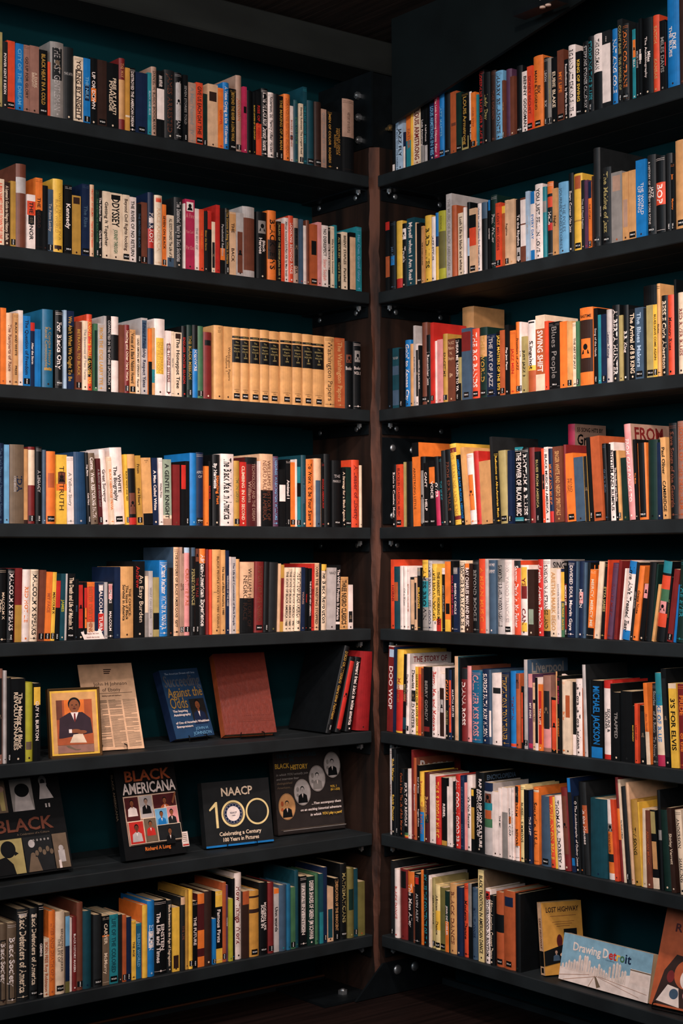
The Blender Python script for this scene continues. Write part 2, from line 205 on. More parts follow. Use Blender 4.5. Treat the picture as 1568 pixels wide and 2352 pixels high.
DATA = """
@L1 0 60 430
-20 20 50 kh bk
20 66 130 ch wh POWER KENT II KEON
66 134 120 ro dr ;s
138 202 145 bl sb CITY OF THE|DREAM
203 255 158 rb db GO UP FOR GLORY
255 333 165 rb cr A DARK|BRIGHT
333 402 200 bk mu BLACK HEAT IN|A COLD ;s
402 424 300 ro or
424 538 135 gy lg THE LAST GENTLEMAN ;p:.08:.5:ch v
538 626 175 ch lg THE LATIN ;h:.3
627 705 255 cr db YOUNG BY NIGHT ;f
705 762 270 bl sb THE NILE ;p:.4:.65:nb s
762 822 265 bk wh UP OR DOWN ;p:.45:.65:or
824 900 285 db go ;s
900 1000 310 bk cr FREE AT LAST?|POWLEDGE ;B
1000 1050 270 dr tn THE WAY ;b:.3:.85:tn
1053 1090 350 go dr ;b:.75:.78:cr
1092 1142 348 bk wh DESTROYED THE AMERICAN DREAM
1142 1240 390 nb sl ;s
1240 1272 390 tl pb BLACK AND BLUE
1272 1318 340 lb db DANIEL H. BLACK BOOKMARK
1318 1380 375 bk wh AN AFFAIR ;b:.27:.73:wh b2
1383 1470 370 ch br JAMES ARRESTED
1470 1532 390 bk lg TRIAL|NATHAN ;p:.15:.7:lg s
@L1 420 120 430
6 46 190 bk gy SEVEN STORIES TOLD ;s
52 116 255 lb gy A Man Named|IV
116 172 255 ro db GIVE US EACH DAY|THE ;s B
174 216 345 dg ru ;s
216 302 268 bg db ;p:.12:.27:db
302 346 300 or rd GOSPEL
348 400 252 bl wh A Voice Crying in the Wilderness
402 456 305 bk mu BEYOND THE RIVER|A LONG WALK ;s
456 504 192 lb ru JOHNSON ;s r
506 538 290 mg wh ;p:.3:.4:bk
538 590 320 bk kh
590 612 335 bk yl BLACK LEADERS OF THE CENTURY
614 660 330 bk rd RISE OF A REBEL ;b:.5:.99:ro
662 718 305 bk wh KILLING THE BLACK BODY|Dorothy Roberts ;B
720 770 338 wh bk Robertson, Ed.|Family Affair|Holden
772 815 350 bk db ;s
815 852 365 bk mu THE MAKING OF A MAN ;B s
852 906 352 or ru DEMANDING RESPECT|SCHOOL
906 936 447 wh ru BOUND BY BONDS ;p:.52:.6:nb
938 976 400 dt gn SINK OR SWIM
978 1012 432 cr bk Stanley Robinson|The Longest Road ;s
1010 1046 290 dt tl THE LAST GOOD MAN ;r
1048 1108 405 dt sl ;s
1108 1166 418 db br ;s
1166 1212 475 lb gy QUIET THUNDER OF THE STORM
1212 1252 490 bk go MEN OF COLOR|ROGERS
1254 1338 500 bk go WORLDS GREAT|MEN OF COLOR|ROGERS ;3
1342 1440 395 bk db HISTORY OF A PEOPLE ;b:.0:.52:lb r:.18:.48
@R1 870 120 360
128 150 710 bk sl ;b:.85:.98:wh
152 186 690 pb sl THE MAN WITH THE HORN
186 236 650 pb bk JAZZ FLY ;B
242 262 800 nb wh ;b:.4:1:wh
264 316 590 or ru FATHER ;b:.52:1:tl
318 330 580 yl yl
330 408 540 cr dr LOUIS ARMSTRONG ;B
410 446 515 bk wh Louis Armstrong ;b:.7:1:gy
446 474 530 bk wh A Self Portrait ;b:.7:1:lg
496 550 505 nb sb LOUIS ARMSTRONG|IN HIS ;B
554 592 425 mg wh The Louis Armstrong Odyssey|Faber
592 640 400 bl sb JAZZ MASTER ;s
642 700 400 bk dt ;s
702 766 390 ru br ;p:.5:.55:br
766 822 400 dg rd ;s
822 890 400 bk mu LOUIS|Armstrong ;f b:.76:1:kh
892 916 390 bk wh IN THE LIGHT ;b:0:.5:wh
918 962 400 or ru ONE STEP ;s
962 980 420 tl tl ;s
980 1034 170 bk rd JOSEPHINE BAKER|HER PLACE
1036 1104 200 bk kh Lady Day ;
1104 1156 180 db br THE SOUND
1156 1232 185 sb db HARRY BELAFONTE
1232 1254 280 br tn THE LIFE ;s
1254 1312 165 pu br
1312 1352 240 br db
1354 1416 130 bk lg ;s
1416 1482 185 wh bk BENNY|GOODMAN
@R1 1200 0 368
42 102 645 ro dr SIDNEY BECHET ;s
92 190 545 or db BIX|MAN & LEGEND ;s B v
190 236 560 ch lg LEON|BIX ;s
236 274 560 gy kh THE JAZZ MAKERS ;s
276 328 560 bk cr EUBIE BLAKE ;B
328 392 485 br or MY LIFE ;s
392 434 575 bk wh Recollections|by Marian Brown
440 508 440 wh bk BIG BAND JAZZ|SEMINOLE LIFE ;B
510 568 500 bk yl KING OF SWING ;s
568 632 400 bk lg STEPPING STONES|CALLOWAY
636 690 355 bk tl STOMPING THE BLUES ;s B
690 776 330 wh bk THE COLEMAN ;b:.5:1:bk
776 858 300 ch wh NAT KING COLE ;b:.17:.93:wh
860 926 275 bl wh NAT KING COLE ;B
916 970 185 ch kh COUNT BASIE|THE WORLD OF ;s
972 1032 230 ch or JOHN COLTRANE ;B s
1060 1098 280 tl wh ELLA ;p:.15:.4:or
1100 1134 220 bk lg MILES DAVIS
1134 1168 180 bk wh BIRD LIVES ;p:.45:.53:wh
1172 1264 170 bk wh Miles|The Autobiography ;B
1268 1330 145 ro tn SATCH|KANSAS
1330 1390 195 bk gy MILES DAVIS ;B
1386 1416 210 bk rd MUSIC ;p:.3:.65:rd
1396 1522 -60 bl wh DUKE|THE BLUES ;B
1522 1568 -60 db br
@L2 0 370 430
-20 36 150 cr ro A MAN NAMED WHITE|DOWN THE LINE ;b2
38 90 175 db cr A Layman's Guide to Negro History|Salk
92 134 168 mu db ;s
138 222 25 br tn ;b:.16:.35:lg
228 298 282 wh ch THE HONOR ;b:.12:.38:ro p:.38:.55:ch
298 358 142 or db THE NEGRO ;b:.45:1:bk
358 405 205 bk db ;
406 454 235 sl lg To Raise Lucky ;s
456 540 148 yl mu WHITE TEACHER IN A|BLACK WORLD ;p:.9:.95:db
548 608 200 bk wh Kennedy ;B s
612 686 288 mu db ;p:.03:.14:db
694 758 192 nb sl The Rise ;s
762 796 197 bg ro PROTEST AT SELMA|Years of the Nation
802 832 245 dg gn THE RHETORIC OF BLACK POWER ;s
832 862 240 bk wh The Furious Few|Clark Harris ;B
864 922 255 cr bk Getting It Together
924 1030 268 cr bk ODYSSEY ;B p:.03:.1:bk x:gn:JOURNEY THROUGH:.55:.9
1032 1088 284 cr db Beyond Civil Rights|hocking ;s
1090 1150 300 wh bk THE RIVER OF NO RETURN
1152 1186 360 bk sl THE BROTHERS BLACK ;s
1190 1240 345 br kh ;s
1250 1302 262 nb wh PHARAOH ;B p:.35:.42:wh b:.5:.77:rd
1304 1368 286 cr bg RACE AMERICA ;p:.04:.1:ro
1370 1404 362 or bk SEVEN ON BLACK ;B s
1404 1458 455 cr bk ALL GOD'S DANGERS|The Life of Shaw ;b:.82:1:sl
1466 1538 305 ch lg The Extended Family in Black Societies
@L2 420 440 430
12 24 100 wh wh
26 106 66 mg pk A Fire|You Can't|Put Out ;p:.04:.17:wh H
108 146 142 wh gy THE BEST OF
146 180 150 ro or THE MARCH
182 212 165 ch mu Bitter the Storm
214 250 160 bk dr ;b:.0:.3:rd
252 282 252 cr tl ;p:.4:.9:ch
282 316 112 rd dr
320 358 140 bk lg Paradoxical Realities ;b:.61:.79:or
362 396 140 bk mu The Dilemma of Being White in America ;s
398 450 172 bg db THE|BACK ;b:.03:.3:tn
452 512 180 lg wh ;p:.3:.95:br
512 614 126 lg bg ;b:.16:.9:br
632 720 170 bk wh Black|Heroes ;B p:.13:.32:gy
720 790 160 or bk BLACK JEWS ;B b:.42:.7:db
792 824 252 bk kh RULERS OF THE DREAM Julius Smith
826 858 268 ro rd ;
860 894 218 wh bk African America's 3rd Part XIII. by Max Smith
896 938 202 ro wh LOOKING BEYOND RACE
940 984 222 lb bk MY RISE|CLEAVER ;p:.15:.73:ch
986 1014 232 sl rd
1016 1040 285 wh gy
1042 1070 240 br or
1070 1130 276 ru bk ;p:.27:.5:bk s
1128 1164 258 pk ru
1164 1218 285 wh bk NO|DISRESPECT ;x:ro:Sister Souljah:.55:.9
1224 1246 300 bk wh REAL ROLE MODELS ;B
1246 1276 292 cr bk Who Is Clarence Someone?
1276 1302 280 tl lg
1304 1336 352 bk kh ALL OUR KIN|Carol B Stack
1340 1384 340 cr bk BRENT STAPLES|Parallel
1400 1448 345 bk ru ;b:.08:.98:bg
1454 1500 298 tl sb Her Own Grand Glory
@R2 870 420 360
56 96 390 bk rd ;b:.0:.12:rd b:.5:.8:ru
98 150 385 bk sl MUSIC ;p:.5:.64:bl
152 214 378 yl or ;b:.85:1:rd
212 264 405 bk wh Truth ;p:.08:.25:wh B
268 346 350 dt wh Myself when I Am Real ;
346 362 395 bg gy
364 412 400 bk dt ;s
418 442 432 tn bk THE SWEET SOUND
444 508 325 yl bk BIRD LIVES ;B
510 552 338 wh nb JAZZ STYLES
552 584 298 lg bk ;b:.0:.35:bl b:.35:.5:nb b:.5:1:yl
584 656 280 yg ol SPACE IS THE PLACE ;B b:.3:.84:ol
664 720 108 lg gy THE MUSIC OF BLACK AMERICANS
722 770 225 ru ru
778 838 298 cr db Lush Life in black and white
838 864 245 wh gy
872 902 192 bk kh ;b:.5:.75:pb
902 970 255 bg bk ;b:.1:.3:bk b:.3:.58:ro s
972 1014 205 wh sl How to Love Poems for Sweet Lovers ;b2
1016 1074 195 bk pb ;b:.0:.24:sl
1078 1098 170 bk wh SCATTERED ;b:.0:.15:bl
1100 1160 120 dg lg Paul Waller ;s
1168 1220 200 ro dr LOST MELODIES ;s
1220 1256 230 ru yl ;b:.0:.12:yl
1258 1296 172 bg db Ragtime ;s
1296 1354 165 bg tn
1358 1408 160 bk wh To the Rhythm ;p:.75:.95:lg
1410 1466 148 br ;b:.03:.4:wh b:.42:.75:wh
1468 1504 84 pb lg HOT MUSIC
1506 1546 84 wh bl EVERY DAY ;B b:.0:.18:bl b:.85:1:bl
@R2 1200 310 368
106 182 478 wh bk YOU JUST FELL IN LOVE ;
182 220 505 tl bk ;b:.2:.36:gy
224 286 455 ch wh Hello ;b:.0:.16:or b:.2:.34:ro p:.55:.65:rd
288 336 520 tn bk Night
336 432 458 sb sl THE POLES|JOURNEY AND STORIES ;
434 480 370 bk wh Every Corner Has Jazz
484 566 375 yl ru ;p:.03:.2:ru s b:.6:.62:mu
568 600 440 ch lg They All Played Ragtime
600 634 440 pu rd
632 664 455 or bk THE STORY ;b:.0:.25:nb s
666 684 400 db ru
686 752 125 ch br ;s
754 762 430 bk wh WALTON CAREER
764 856 315 ch kh The Making of Jazz ;s
862 968 360 gy ru ;p:.05:.27:lb
968 1028 362 tn gn ;p:.4:.8:lb
1028 1098 342 tn ru ;s
1100 1198 240 bl wh THE WORLD|OF SWING
1206 1290 192 ch wh JAZZ|A HISTORY OF THE NEW YORK SCENE ;s
1292 1384 205 bk wh BOP ;B b:.34:.63:ro
1386 1446 175 ch br ;s
1448 1486 270 bk or Jazz|Mystery ;s
1486 1600 45 tn mu ;s
@L3 0 690 430
-30 8 62 nb sl
8 58 62 or ru
58 116 105 bg br The Ramparts of Race
116 158 108 tn db BLACK AND WHITE|PRESS
158 200 82 lt gy
202 262 130 bl nb The Question of Freedom ;s
262 298 185 nb wh After the Storm ;b:.0:.13:rd
300 352 240 bl bl
362 452 76 st mu A Concise History of|Racial Consciousness ;p:.75:.78:mu
470 532 85 bk wh For Blacks Only ;B s
538 560 82 pb pb
562 626 88 nb mu We Ain't What We Ought To Be ;b:.2:.8:bk
640 690 178 br mu BETRAYAL TO BLACK ;s
694 738 172 cr gy The Sweetness of Two Terms
738 784 115 ro yl I KNOW IT'S TRUE|GANGSTERS ;p:.55:.82:bk B
790 820 195 gn wh ;p:.1:.95:dg
822 874 195 lg go FROM THE EDGE|LARRY TYE ;B
874 898 130 lg gy
898 932 130 bk lg CONVICTED IN THE WOMB UPCHURCH ;B
934 1004 135 wh dr ;b:.24:.58:bk
1008 1048 205 br br
1050 1090 205 dr cr Hustling and Other Hard Work ;s
1092 1140 245 tn bk Voices of a Black Nation|Howard ;B s
1142 1178 292 cr bk LEAD AMONG MY OPINION|Racer
1186 1240 148 lg nb Edward Friendship|Respect Yates ;p:.03:.4:sl
1244 1274 238 or bk ;b:.5:1:bk
1276 1300 230 tn ru ;b:.62:.82:tl
1302 1390 155 wh mu THEIR DREAM|OF FREEDOM ;p:.25:.72:yl
1394 1440 255 wh dr THE THREE SISTERS ;f
1442 1466 260 cr gy Black Girl
1466 1528 268 cr bk The Honeypot Tree ;p:.02:.1:db
1530 1572 215 bk rd ENDLESS WINTER SEASON
@L3 420 720 430
36 86 98 dg mu THE BLACK MESSIAH ;s
88 134 98 bk wh HIGHWIRE ;b:.33:1:bl
132 186 106 gn sb ;s
184 256 156 dr ru ;p:.12:.2:bk
272 352 100 ap db Louis R. Harlan|Editor ;H:.02:.1
354 424 110 ap db Washington Papers|Volume 1 ;
426 498 118 ap bk ;W:1
500 572 124 ap bk ;W:2
572 654 132 ap bk ;W:3
654 732 140 ap bk ;W:4
734 822 150 ap bk ;W:5
826 924 158 ap bk ;W:6
928 1010 166 ap bk ;W:7
1012 1098 176 ap bk ;W:8
1100 1198 186 ap bk ;W:9
1200 1284 196 ap db Washington Papers
1286 1366 206 ru tn The Washington Papers
1372 1434 232 bk wh Booker ;H:.35:.45 p:.2:.32:br
1436 1500 240 bk wh Booker|VOL II ;H:.35:.5 p:.13:.3:gy
@R3 870 690 360
80 122 480 bk sl
126 188 475 dt lg THE NEW ;b:.3:.45:sl b:.7:.95:sl H:.12:.22
196 236 480 bk gy ;s
240 298 395 bl wh Goin' to Kansas City ;B
298 340 435 tn ru
334 358 252 lg bk BLUE DISC SETS
360 390 435 wh bk ;p:.1:.85:ch
390 410 450 bk wh GIANTS OF BLACK MUSIC ;B
410 464 220 br mu ;s
466 512 345 bk wh I Remember Jazz
516 548 222 rd dr ;s
550 572 405 wh gy ;
572 632 390 pk ru
628 678 335 mu db SPACETIME ;s
678 750 385 br bg The JAZZ|Makers|N. Shapiro ;H:.02:.35 x:bg:&:.5:.66
750 790 380 bk wh HEAR ME|TALKIN TO YA ;B s
792 820 570 kh bk ;b:.6:1:bk
830 945 65 tn br ;R
822 914 278 sl rd ;b:.05:.32:dr s
916 988 282 ro wh THE BIG BANDS ;B s
994 1072 268 dg mu THE WORLD ;s b:.12:.42:tn
1078 1160 340 nb lg THE ART|OF JAZZ ;s
1164 1208 312 bk yl JAZZ MASTERS OF THE 50'S ;B
1210 1258 298 ru tn ;s
1260 1298 245 bk wh Play Jazz Piano
1300 1356 300 or rd JAZZ MEN
1354 1400 215 or bk Frontiers of JAZZ ;s
1402 1424 215 wh bk In Talk ;s
1424 1478 360 kh bk JUST JAZZ 3
@R3 1200 630 368
34 116 450 wh bk Slingshot ;p:.02:.04:bk b:.63:.7:yl b:.7:1:ru
118 210 400 cr wh SWING SHIFT ;B r:.2:.77 b:.18:.78:ru
212 248 458 ro db
250 358 465 bk gy Blues People ;s
360 428 462 or br
430 476 460 ap kh ;s
478 518 470 cr db THE ART OF JAZZ
518 550 460 gn dg ;s
554 680 325 or bk RAGTIME ;B H:.08:.14 b:.16:.83:db p:.4:.65:or
682 722 330 bk lg Song of the Hawk ;s
724 754 395 tl pb
758 808 390 nb sl ;s
814 864 345 lg nb Lester Young ;
866 934 300 bk wh ALBERTA HUNTER ;B
936 970 400 kh ol
976 1026 300 bk wh B.B. King ;B
1028 1098 340 bk cr The Arrival of|B B KING ;B
1100 1180 325 sl pb The Blues|Makers ;s
1184 1196 330 bk gy
1196 1268 300 kh ol ;s
1180 1310 108 bk sl ;R
1268 1310 295 yl db BLUES HAVE COME AGAIN ;s
1312 1344 90 ap bk Rhythm
1346 1410 205 bk cr BESSIE|Chris Albertson ;B
1412 1474 200 ro bk Memory Blues
1480 1502 50 bk ch
1502 1570 175 cr dr RED RIVER BLUES
@L4 0 1000 430
-20 42 65 nb sl The Black Press and Provident Society
44 84 78 sb sl
86 206 78 pu nb IDA|PAULA GIDDINGS ;B b:.0:1:gs x:lg:A SWORD AMONG LIONS:.4:.6
208 240 115 tn db ;b:.95:1:db
248 304 96 dr dr ;b:.04:.5:cr s
312 362 96 bk lg A LEGACY ;s
366 396 122 sl pb
400 474 134 or ro ;s p:.3:.5:ru
482 570 163 yl db THE TRUTH ;p:.25:.42:br b:.42:.52:or
574 630 178 wh gy A Yellow Story ;t:-8
636 736 140 bd lg ;t:-8
738 764 145 bk wh Hey, Mama|Cuda Ward ;t:-30 s
772 834 150 gs wh Cornel West|RESTORING FAITH ;t:-34
836 870 195 mr gy A BLOOD and GOLD DAY ;s t:-26
874 928 120 wh db Great Surveyor ;t:-34
930 960 180 cr or BLACK HERITAGE TRIVIA ;B t:-30
962 1062 104 wh bk WHITE|The Biography ;B t:-32 s
1066 1088 160 yl bk BLACK WHITE AND RED ;B s t:-20
1090 1158 160 bk lg ;b:.0:.2:ap p:.55:.85:br b:.9:1:rd t:-20
1160 1204 170 mu db From|the Heart ;s t:-20
1208 1286 190 ap db WHITE|W ;b:.83:1:bk t:-22 H:.03:.08
1290 1338 190 nb wh A Man Called White ;t:-14
1340 1370 190 wh bk White Prize ;t:-10
1376 1448 202 gg ch A GENTLE KNIGHT ;b:.85:.9:cr b:.9:1:lb t:-6
1458 1516 246 dr br
1520 1560 250 bk rd ;b:.0:.4:rd
@L4 420 1010 430
24 62 180 bk br ;s
66 122 112 bl sb ;
122 184 108 nb lg ASPECTS|OF ;s H:.24:.36
194 224 222 or br
226 246 180 bk rd BLACK VIOLIN
260 322 125 bk or Standing Fast ;B x:wh:By Harriette:.1:.5
326 434 120 wh bk The Black Male In America ;B
436 482 178 mu ol I'M IN LOVE ;s
484 538 188 rd cr CLIMBING IN|NO SECOND
538 638 148 mr lb TECHNOLOGY AND THE DREAM|Williams ;b:.0:.1:bk
640 656 180 wh gy
656 768 120 bg br WILLIAMS HISTORY OF|NEGRO RACE IN AMERICA ;b:.5:1:bk
770 814 140 pu sb GEORGE WASHINGTON WILLIAMS
816 866 250 bk rd ;b:.27:.56:wh
868 906 165 bk wh Amistad I ;B s
906 952 190 or cr ;s
940 954 165 wh nb
954 994 228 tl bk ;b:.27:.5:bk s
1002 1044 130 dt sl Fine Movement
1044 1108 165 or bk To Work I'd Be Your Slave
1110 1170 158 bg bk ;p:.32:1:sl
1168 1190 190 bk rd SHOULD AMERICA PAY? ;B
1196 1252 120 bk bk
1258 1336 175 bk lg THE|MAKING OF ;s H:.2:.35
1338 1368 240 bk cr A Strategy for a Black Agenda ;B
1370 1420 230 dg bk ;s
1424 1488 170 ro dr A Lesser of Liberty
1490 1512 215 cr bk
@R4 870 980 360
122 164 380 bk wh Blacks in Classical Music
166 218 378 ro dr BLACKS IN CLASSICAL MUSIC ;s
234 250 355 kh ol
256 320 350 bk ch
330 396 160 or db ;b:.0:.17:bk H:.03:.1 t:-12 x:db:ARMSTRONG LITTLE:.3:.8
398 450 300 bk gy ;p:.2:.95:gy
450 500 365 bk wh CAN'T|HELP ;s t:-8
500 556 340 bk wh VOICE ;b:.1:.35:or t:-8 s
560 606 300 bk wh OVER ;B b:.5:1:mg t:-30
606 636 310 bk tl THE MUSIC ;B t:-30
636 680 240 ch br ;t:-26
680 740 230 bk br FROM SPIRITUALS ;t:-34
748 812 170 yl mu THE LEARNING AND SING ;t:-56 b:.05:.11:dr b:.89:.94:dr
814 850 280 bk bl AMERICAN BLACK MUSICAL HERITAGE ;B t:-54
852 890 205 ap br ;t:-48
896 962 270 wh or FREE ;t:-42 p:.3:.8:or
966 1016 245 rd dr ;t:-34
1018 1130 345 tn bg ;t:-28
1132 1160 100 ch gy ;t:-30
1164 1206 250 bk yl Reflections on Afro-American Music ;t:-28 
1208 1284 240 kh ol ;s t:-28
1286 1330 238 nb lg ;s
1346 1430 205 bk wh THE POWER OF BLACK MUSIC ;B b:.0:.04:tl b:.92:.97:tl
1438 1500 215 bk wh RHYTHM & BLUES ;B t:-14
1502 1558 210 dr br ;t:-14
@R4 1200 960 368
118 166 330 bk kh BLUES FROM AMERICA ;t:-10 s
188 216 300 ro wh ;t:-16 p:.35:.55:ch
216 256 285 wh bk BLACK MUSIC IN AMERICA ;B t:-16
258 296 300 nb or MUSIC AND MUSIC ;b:.85:1:rd t:-14 B
308 396 280 br tn SINGER WHITE AND NEGRO SPIRITUALS ;t:-18
400 426 262 dr br ;t:-10
430 512 348 or br ROAD|MUSIC ;s t:-30
440 508 60 mg db ;R m:lb:bk:55_SONG_HITS_BY/Great
516 606 385 sl ch ;t:-24
608 650 375 mu bk ;p:.0:1:ch t:-24
656 692 190 bk ol ;t:-36 s
694 784 180 ru br ;t:-38 s
790 828 250 bk sl Of Life in Music ;t:-30
830 856 255 bk dg
858 906 240 wh bk RHYTHM AND RUMPUS ;B t:-36
908 942 320 bk wh The Handbook and Studies ;t:-26
940 966 318 ap mu ;s t:-26
970 1026 390 dg ol ;t:-20
1034 1098 58 pk wh FROM CAKEWALKS TO ;t:-50 m:lb:dr:FROM/CAKEWALKS
1100 1128 210 bk or The Music ;t:-24
1130 1214 245 or bk ;p:.0:.95:bk s t:-18
1216 1310 212 dg bk
1314 1352 240 nb br
1368 1420 190 ap bk Paul Oliver|CAMBRIDGE ;B t:-24
1424 1500 50 bk br Slave Songs of the Georgia ;t:-10
1508 1600 30 rb ru SONGS OF THE FREEDOM
@L5 0 1240 430
-20 66 240 bk cr MALCOLM X|Clarke ;B
66 124 245 bk wh MALCOLM X SPEAKS ;B t:10 s
126 184 238 dr bk ;b:.5:1:mu t:8
186 252 250 wh or RED HOT LIE ;t:14
254 316 250 cr bk MALCOLM X SPEAKS ;B t:14
318 370 255 br mu ;s t:20
372 424 270 or ru MY FACE ;s t:22
426 458 272 yl db MALCOLM X ;s t:22 B
462 500 345 bk wh ;b:.0:.45:rd t:14 s
504 542 285 dt yg JAMES ;B t:14
544 558 285 lg gy ;t:12
560 620 285 bk cr The Death and Life of Malcolm X ;t:12 B s
624 654 330 bk sl MAN ;t:10
658 706 355 bk rd ;p:.05:.8:rd
708 730 355 bk or ;b:.1:.45:rd p:.45:.8:or
732 798 355 ro ru MISTER EVERYTHING ;b:.0:.08:or b:.7:1:bg
800 830 358 nb gy
830 880 358 nb wh MALCOLM|TURN ;B p:.05:.15:wh b:.55:.85:rd
880 906 356 lg bk ;
906 950 356 ch wh SPEAKS|MALCOLM ;p:.03:.3:pk
960 1010 228 nb sl ;
1012 1130 225 ap bk THE CHOICE:|The Issue of Black|Survival in America ;B3
1134 1220 180 bk cr An Easy Burden ;x:rd:Andrew:.02:.4
1222 1250 305 cr kh ;b:.6:1:gy
1254 1288 262 lg gy WHAT CAN LEADER ;b2
1290 1338 315 kh db ;b:.6:.88:bk
1344 1410 172 bl wh Militant Mediator|WHITNEY M. YOUNG JR. ;B
1414 1464 235 bk br ;
1466 1510 62 bg bk THE HISTORY OF BLACK AMERICANS|GFF ;c:sl
1512 1548 62 lb br MEN OF ;s
@L5 420 1240 430
-14 22 64 lb bk VOICES ;p:.0:.07:ch s
22 68 66 pb ru CREATIVE FIRE ;B b:.06:1:pk s
70 112 66 bk kh PERSEVERANCE ;B s p:.0:.1:sl
114 150 75 bk dr THE TALE ;s B p:.0:.15:br
150 204 75 ch wh African-American Experience ;B b:.0:.17:or
206 226 80 dr br
226 248 82 ro dr
248 328 82 ap db BLACK PEOPLE AND THE 1980 CENSUS|1
328 364 86 ap bk The State of Black America 1980
366 392 90 nb lg WINDOWS OF THE AGES
396 412 143 wh gy
414 450 145 lg nb The Life and Commission of Black People
452 486 162 ap kh
488 606 188 bg db WILLIAM HISTORY OF|NEGRO RACE ;b:.51:1:bk t:8
608 680 184 dr br HISTORY OF THE NEGRO ;t:10 s
682 724 185 bk sl ;s t:12
726 798 190 ch ol ;t:14
800 820 200 bg db ;t:14
820 846 210 mu bk ;b:.2:.85:dr t:14
848 880 234 cr bk THE STATE OF BLACK AMERICA 1988 ;B t:14
882 910 234 cr bk THE STATE OF BLACK AMERICA 1989 ;B t:14
912 940 234 cr bk THE STATE OF BLACK AMERICA 1990 ;B t:14
942 992 234 cr bk THE STATE OF BLACK AMERICA 1991 ;B t:14
994 1026 230 nb lb YOUNG ;t:8
1030 1050 235 bk rd THE DAY ;t:8
1052 1076 240 bk wh THE STATE OF NEW AMERICA ;t:8
1078 1104 200 rd dr Black Power ;t:6
1106 1142 195 bg bk OVER THE WAISTING STOPPED ;t:8 B
1144 1160 195 bk kh ;t:8
1162 1210 206 cr bk The Black Revolution ;B t:8 b:.0:.1:yl
1214 1280 235 lg bk NAACP ;t:10 H:.05:.12
1284 1320 212 bk wh The WHITE Problem In America ;B t:12 b:.88:.92:wh
1322 1390 312 ap bk THREE NEGRO CLASSICS ;B t:4
1392 1434 378 wh bk ;p:.6:.85:ch
@R5 870 1250 360
104 148 155 ro dr HORNS
150 186 225 dt or ;b:.25:.55:ru
188 236 218 wh lg 
238 276 222 wh gy Of a Blues ;
276 300 240 wh ru BETWEEN YOU AND ME ;
304 350 330 ch bg ;b2 p:.05:.9:bg
350 376 335 bg ch ;p:.1:.8:ch
376 406 235 bk yl BELAFONTE ;B b:.0:.13:gy
412 470 160 gy bk JAMES BROWN ;B b:.0:.25:yl b:.3:.67:tl
476 516 170 lg nb JAMES BROWN I FEEL GOOD ;B
518 570 198 yl bk JAMES BROWN|DOCUMENT ;B b:.85:1:wh
572 618 235 yl bk THE HARDEST WORKING MAN ;B b:.8:1:rd
620 650 240 bk gy JAMES CLEVELAND ;b:.0:.1:wh
652 706 175 or bk ;p:.6:.75:bk b:.83:1:yl
710 744 170 bk mg SOUL AND SPIRIT MUSIC ;
746 786 235 nb wh BEVERLY CIRCLE ;b:.0:.1:gy
788 852 165 cr bk BROTHER RAY|RAY CHARLES ;B
854 912 195 db wh RAY CHARLES|MAN AND MUSIC ;B p:.0:.08:or
914 976 160 bk gy BEYOND BOOGIE
982 1058 148 ro or A MEAN MUSIC
1060 1088 148 lg gy
1090 1160 160 sl wh WHY ME?|SAMMY ;H:.02:.2
1168 1238 160 lg bk SAMMY DAVIS JR HOLLYWOOD NASHVILLE ;B b:.0:.3:gy
1244 1316 158 wh lg HOLLYWOOD FRANCHISE ;s
1328 1394 165 ro wh Sammy Davis Jr. My Father ;B b:.0:.1:ch
1402 1482 210 wh dr YES I|CAN ;p:.03:.3:yl p:.3:.48:dr p:.82:.95:yl
1484 1552 255 db cr ;p:.6:.83:gg
@R5 1200 1250 368
134 186 150 rd wh Aretha|Aretha Franklin ;B
188 260 150 wh bk SINGING IN A STRANGE LAND ;m:lg:bk:SINGING_IN b:.65:.93:mu b:.93:1:bk
260 326 235 cr tn ARETHA|MARK BEGO ;B
326 360 245 wh gy LUTHER VANDROSS MY
362 400 240 nb yl KIRK FRANKLIN|church boy ;b:.05:.48:yl b:.5:1:gn
402 430 165 bk wh SMOKEY LIFE ;B p:.3:.9:dr s
436 500 165 nb wh DIVIDED SOUL|Marvin Gaye ;t:14
502 520 170 sl nb ;t:16
522 575 170 nb wh MARVIN ;p:.4:.55:pk t:18
576 602 180 sl gy ;t:20
604 630 180 bk wh ;t:26 m:bk:or:I_HEARD
632 690 250 or cr MERCY, MERCY ME ;t:36 b:.85:1:bk
692 740 172 cr gy ;t:58
740 780 175 bk kh ETTA JAMES ;B t:52
792 812 155 ro or ;t:44
792 858 185 pu dr I'LL LAY MUSIC ;t:72 
880 910 160 dr br ;t:60
930 950 235 wh rd ;t:64
940 1020 165 wh bk Love Ain't Treated Easy ;t:90 B b:.0:.16:bl b:.88:1:bl
1030 1062 175 ch gy GENE ANGEL ;t:80
1062 1114 212 or bk Grace Note ;t:80
1120 1170 390 bk wh ;t:60 p:.0:.25:pk
1172 1236 180 bk ch ;t:64
1238 1256 190 dg ol ;t:70
1258 1284 390 ap or ;t:76
1290 1372 165 bk or ;t:90 b:.0:.15:tl b:.18:.35:ro b:.35:.5:gn p:.5:.65:pk b:.65:.82:ro
1374 1396 320 bk ol THE COUNTDOWN ;t:64
1398 1452 245 dr br ;t:84 s
1458 1482 395 bl wh ;t:60
1484 1570 160 dg tl THE EVER ;t:50
@L6 0 1500 430
-20 34 135 rb lg ;p:.1:.9:ch
38 66 150 lg bk ;
68 94 210 bk mu ;s
96 216 215 bk cr The Making of Black|REVOLUTIONARIES ;B
218 286 248 yg ol ;p:.75:.85:gs
286 342 255 bk wh GUY H. BURTON ;b:.05:.28:yl
@L6 430 1460 440
1135 1180 60 bk mu DISCO OR JITTERBUG|Geraldine Fabrikant ;t:170 s
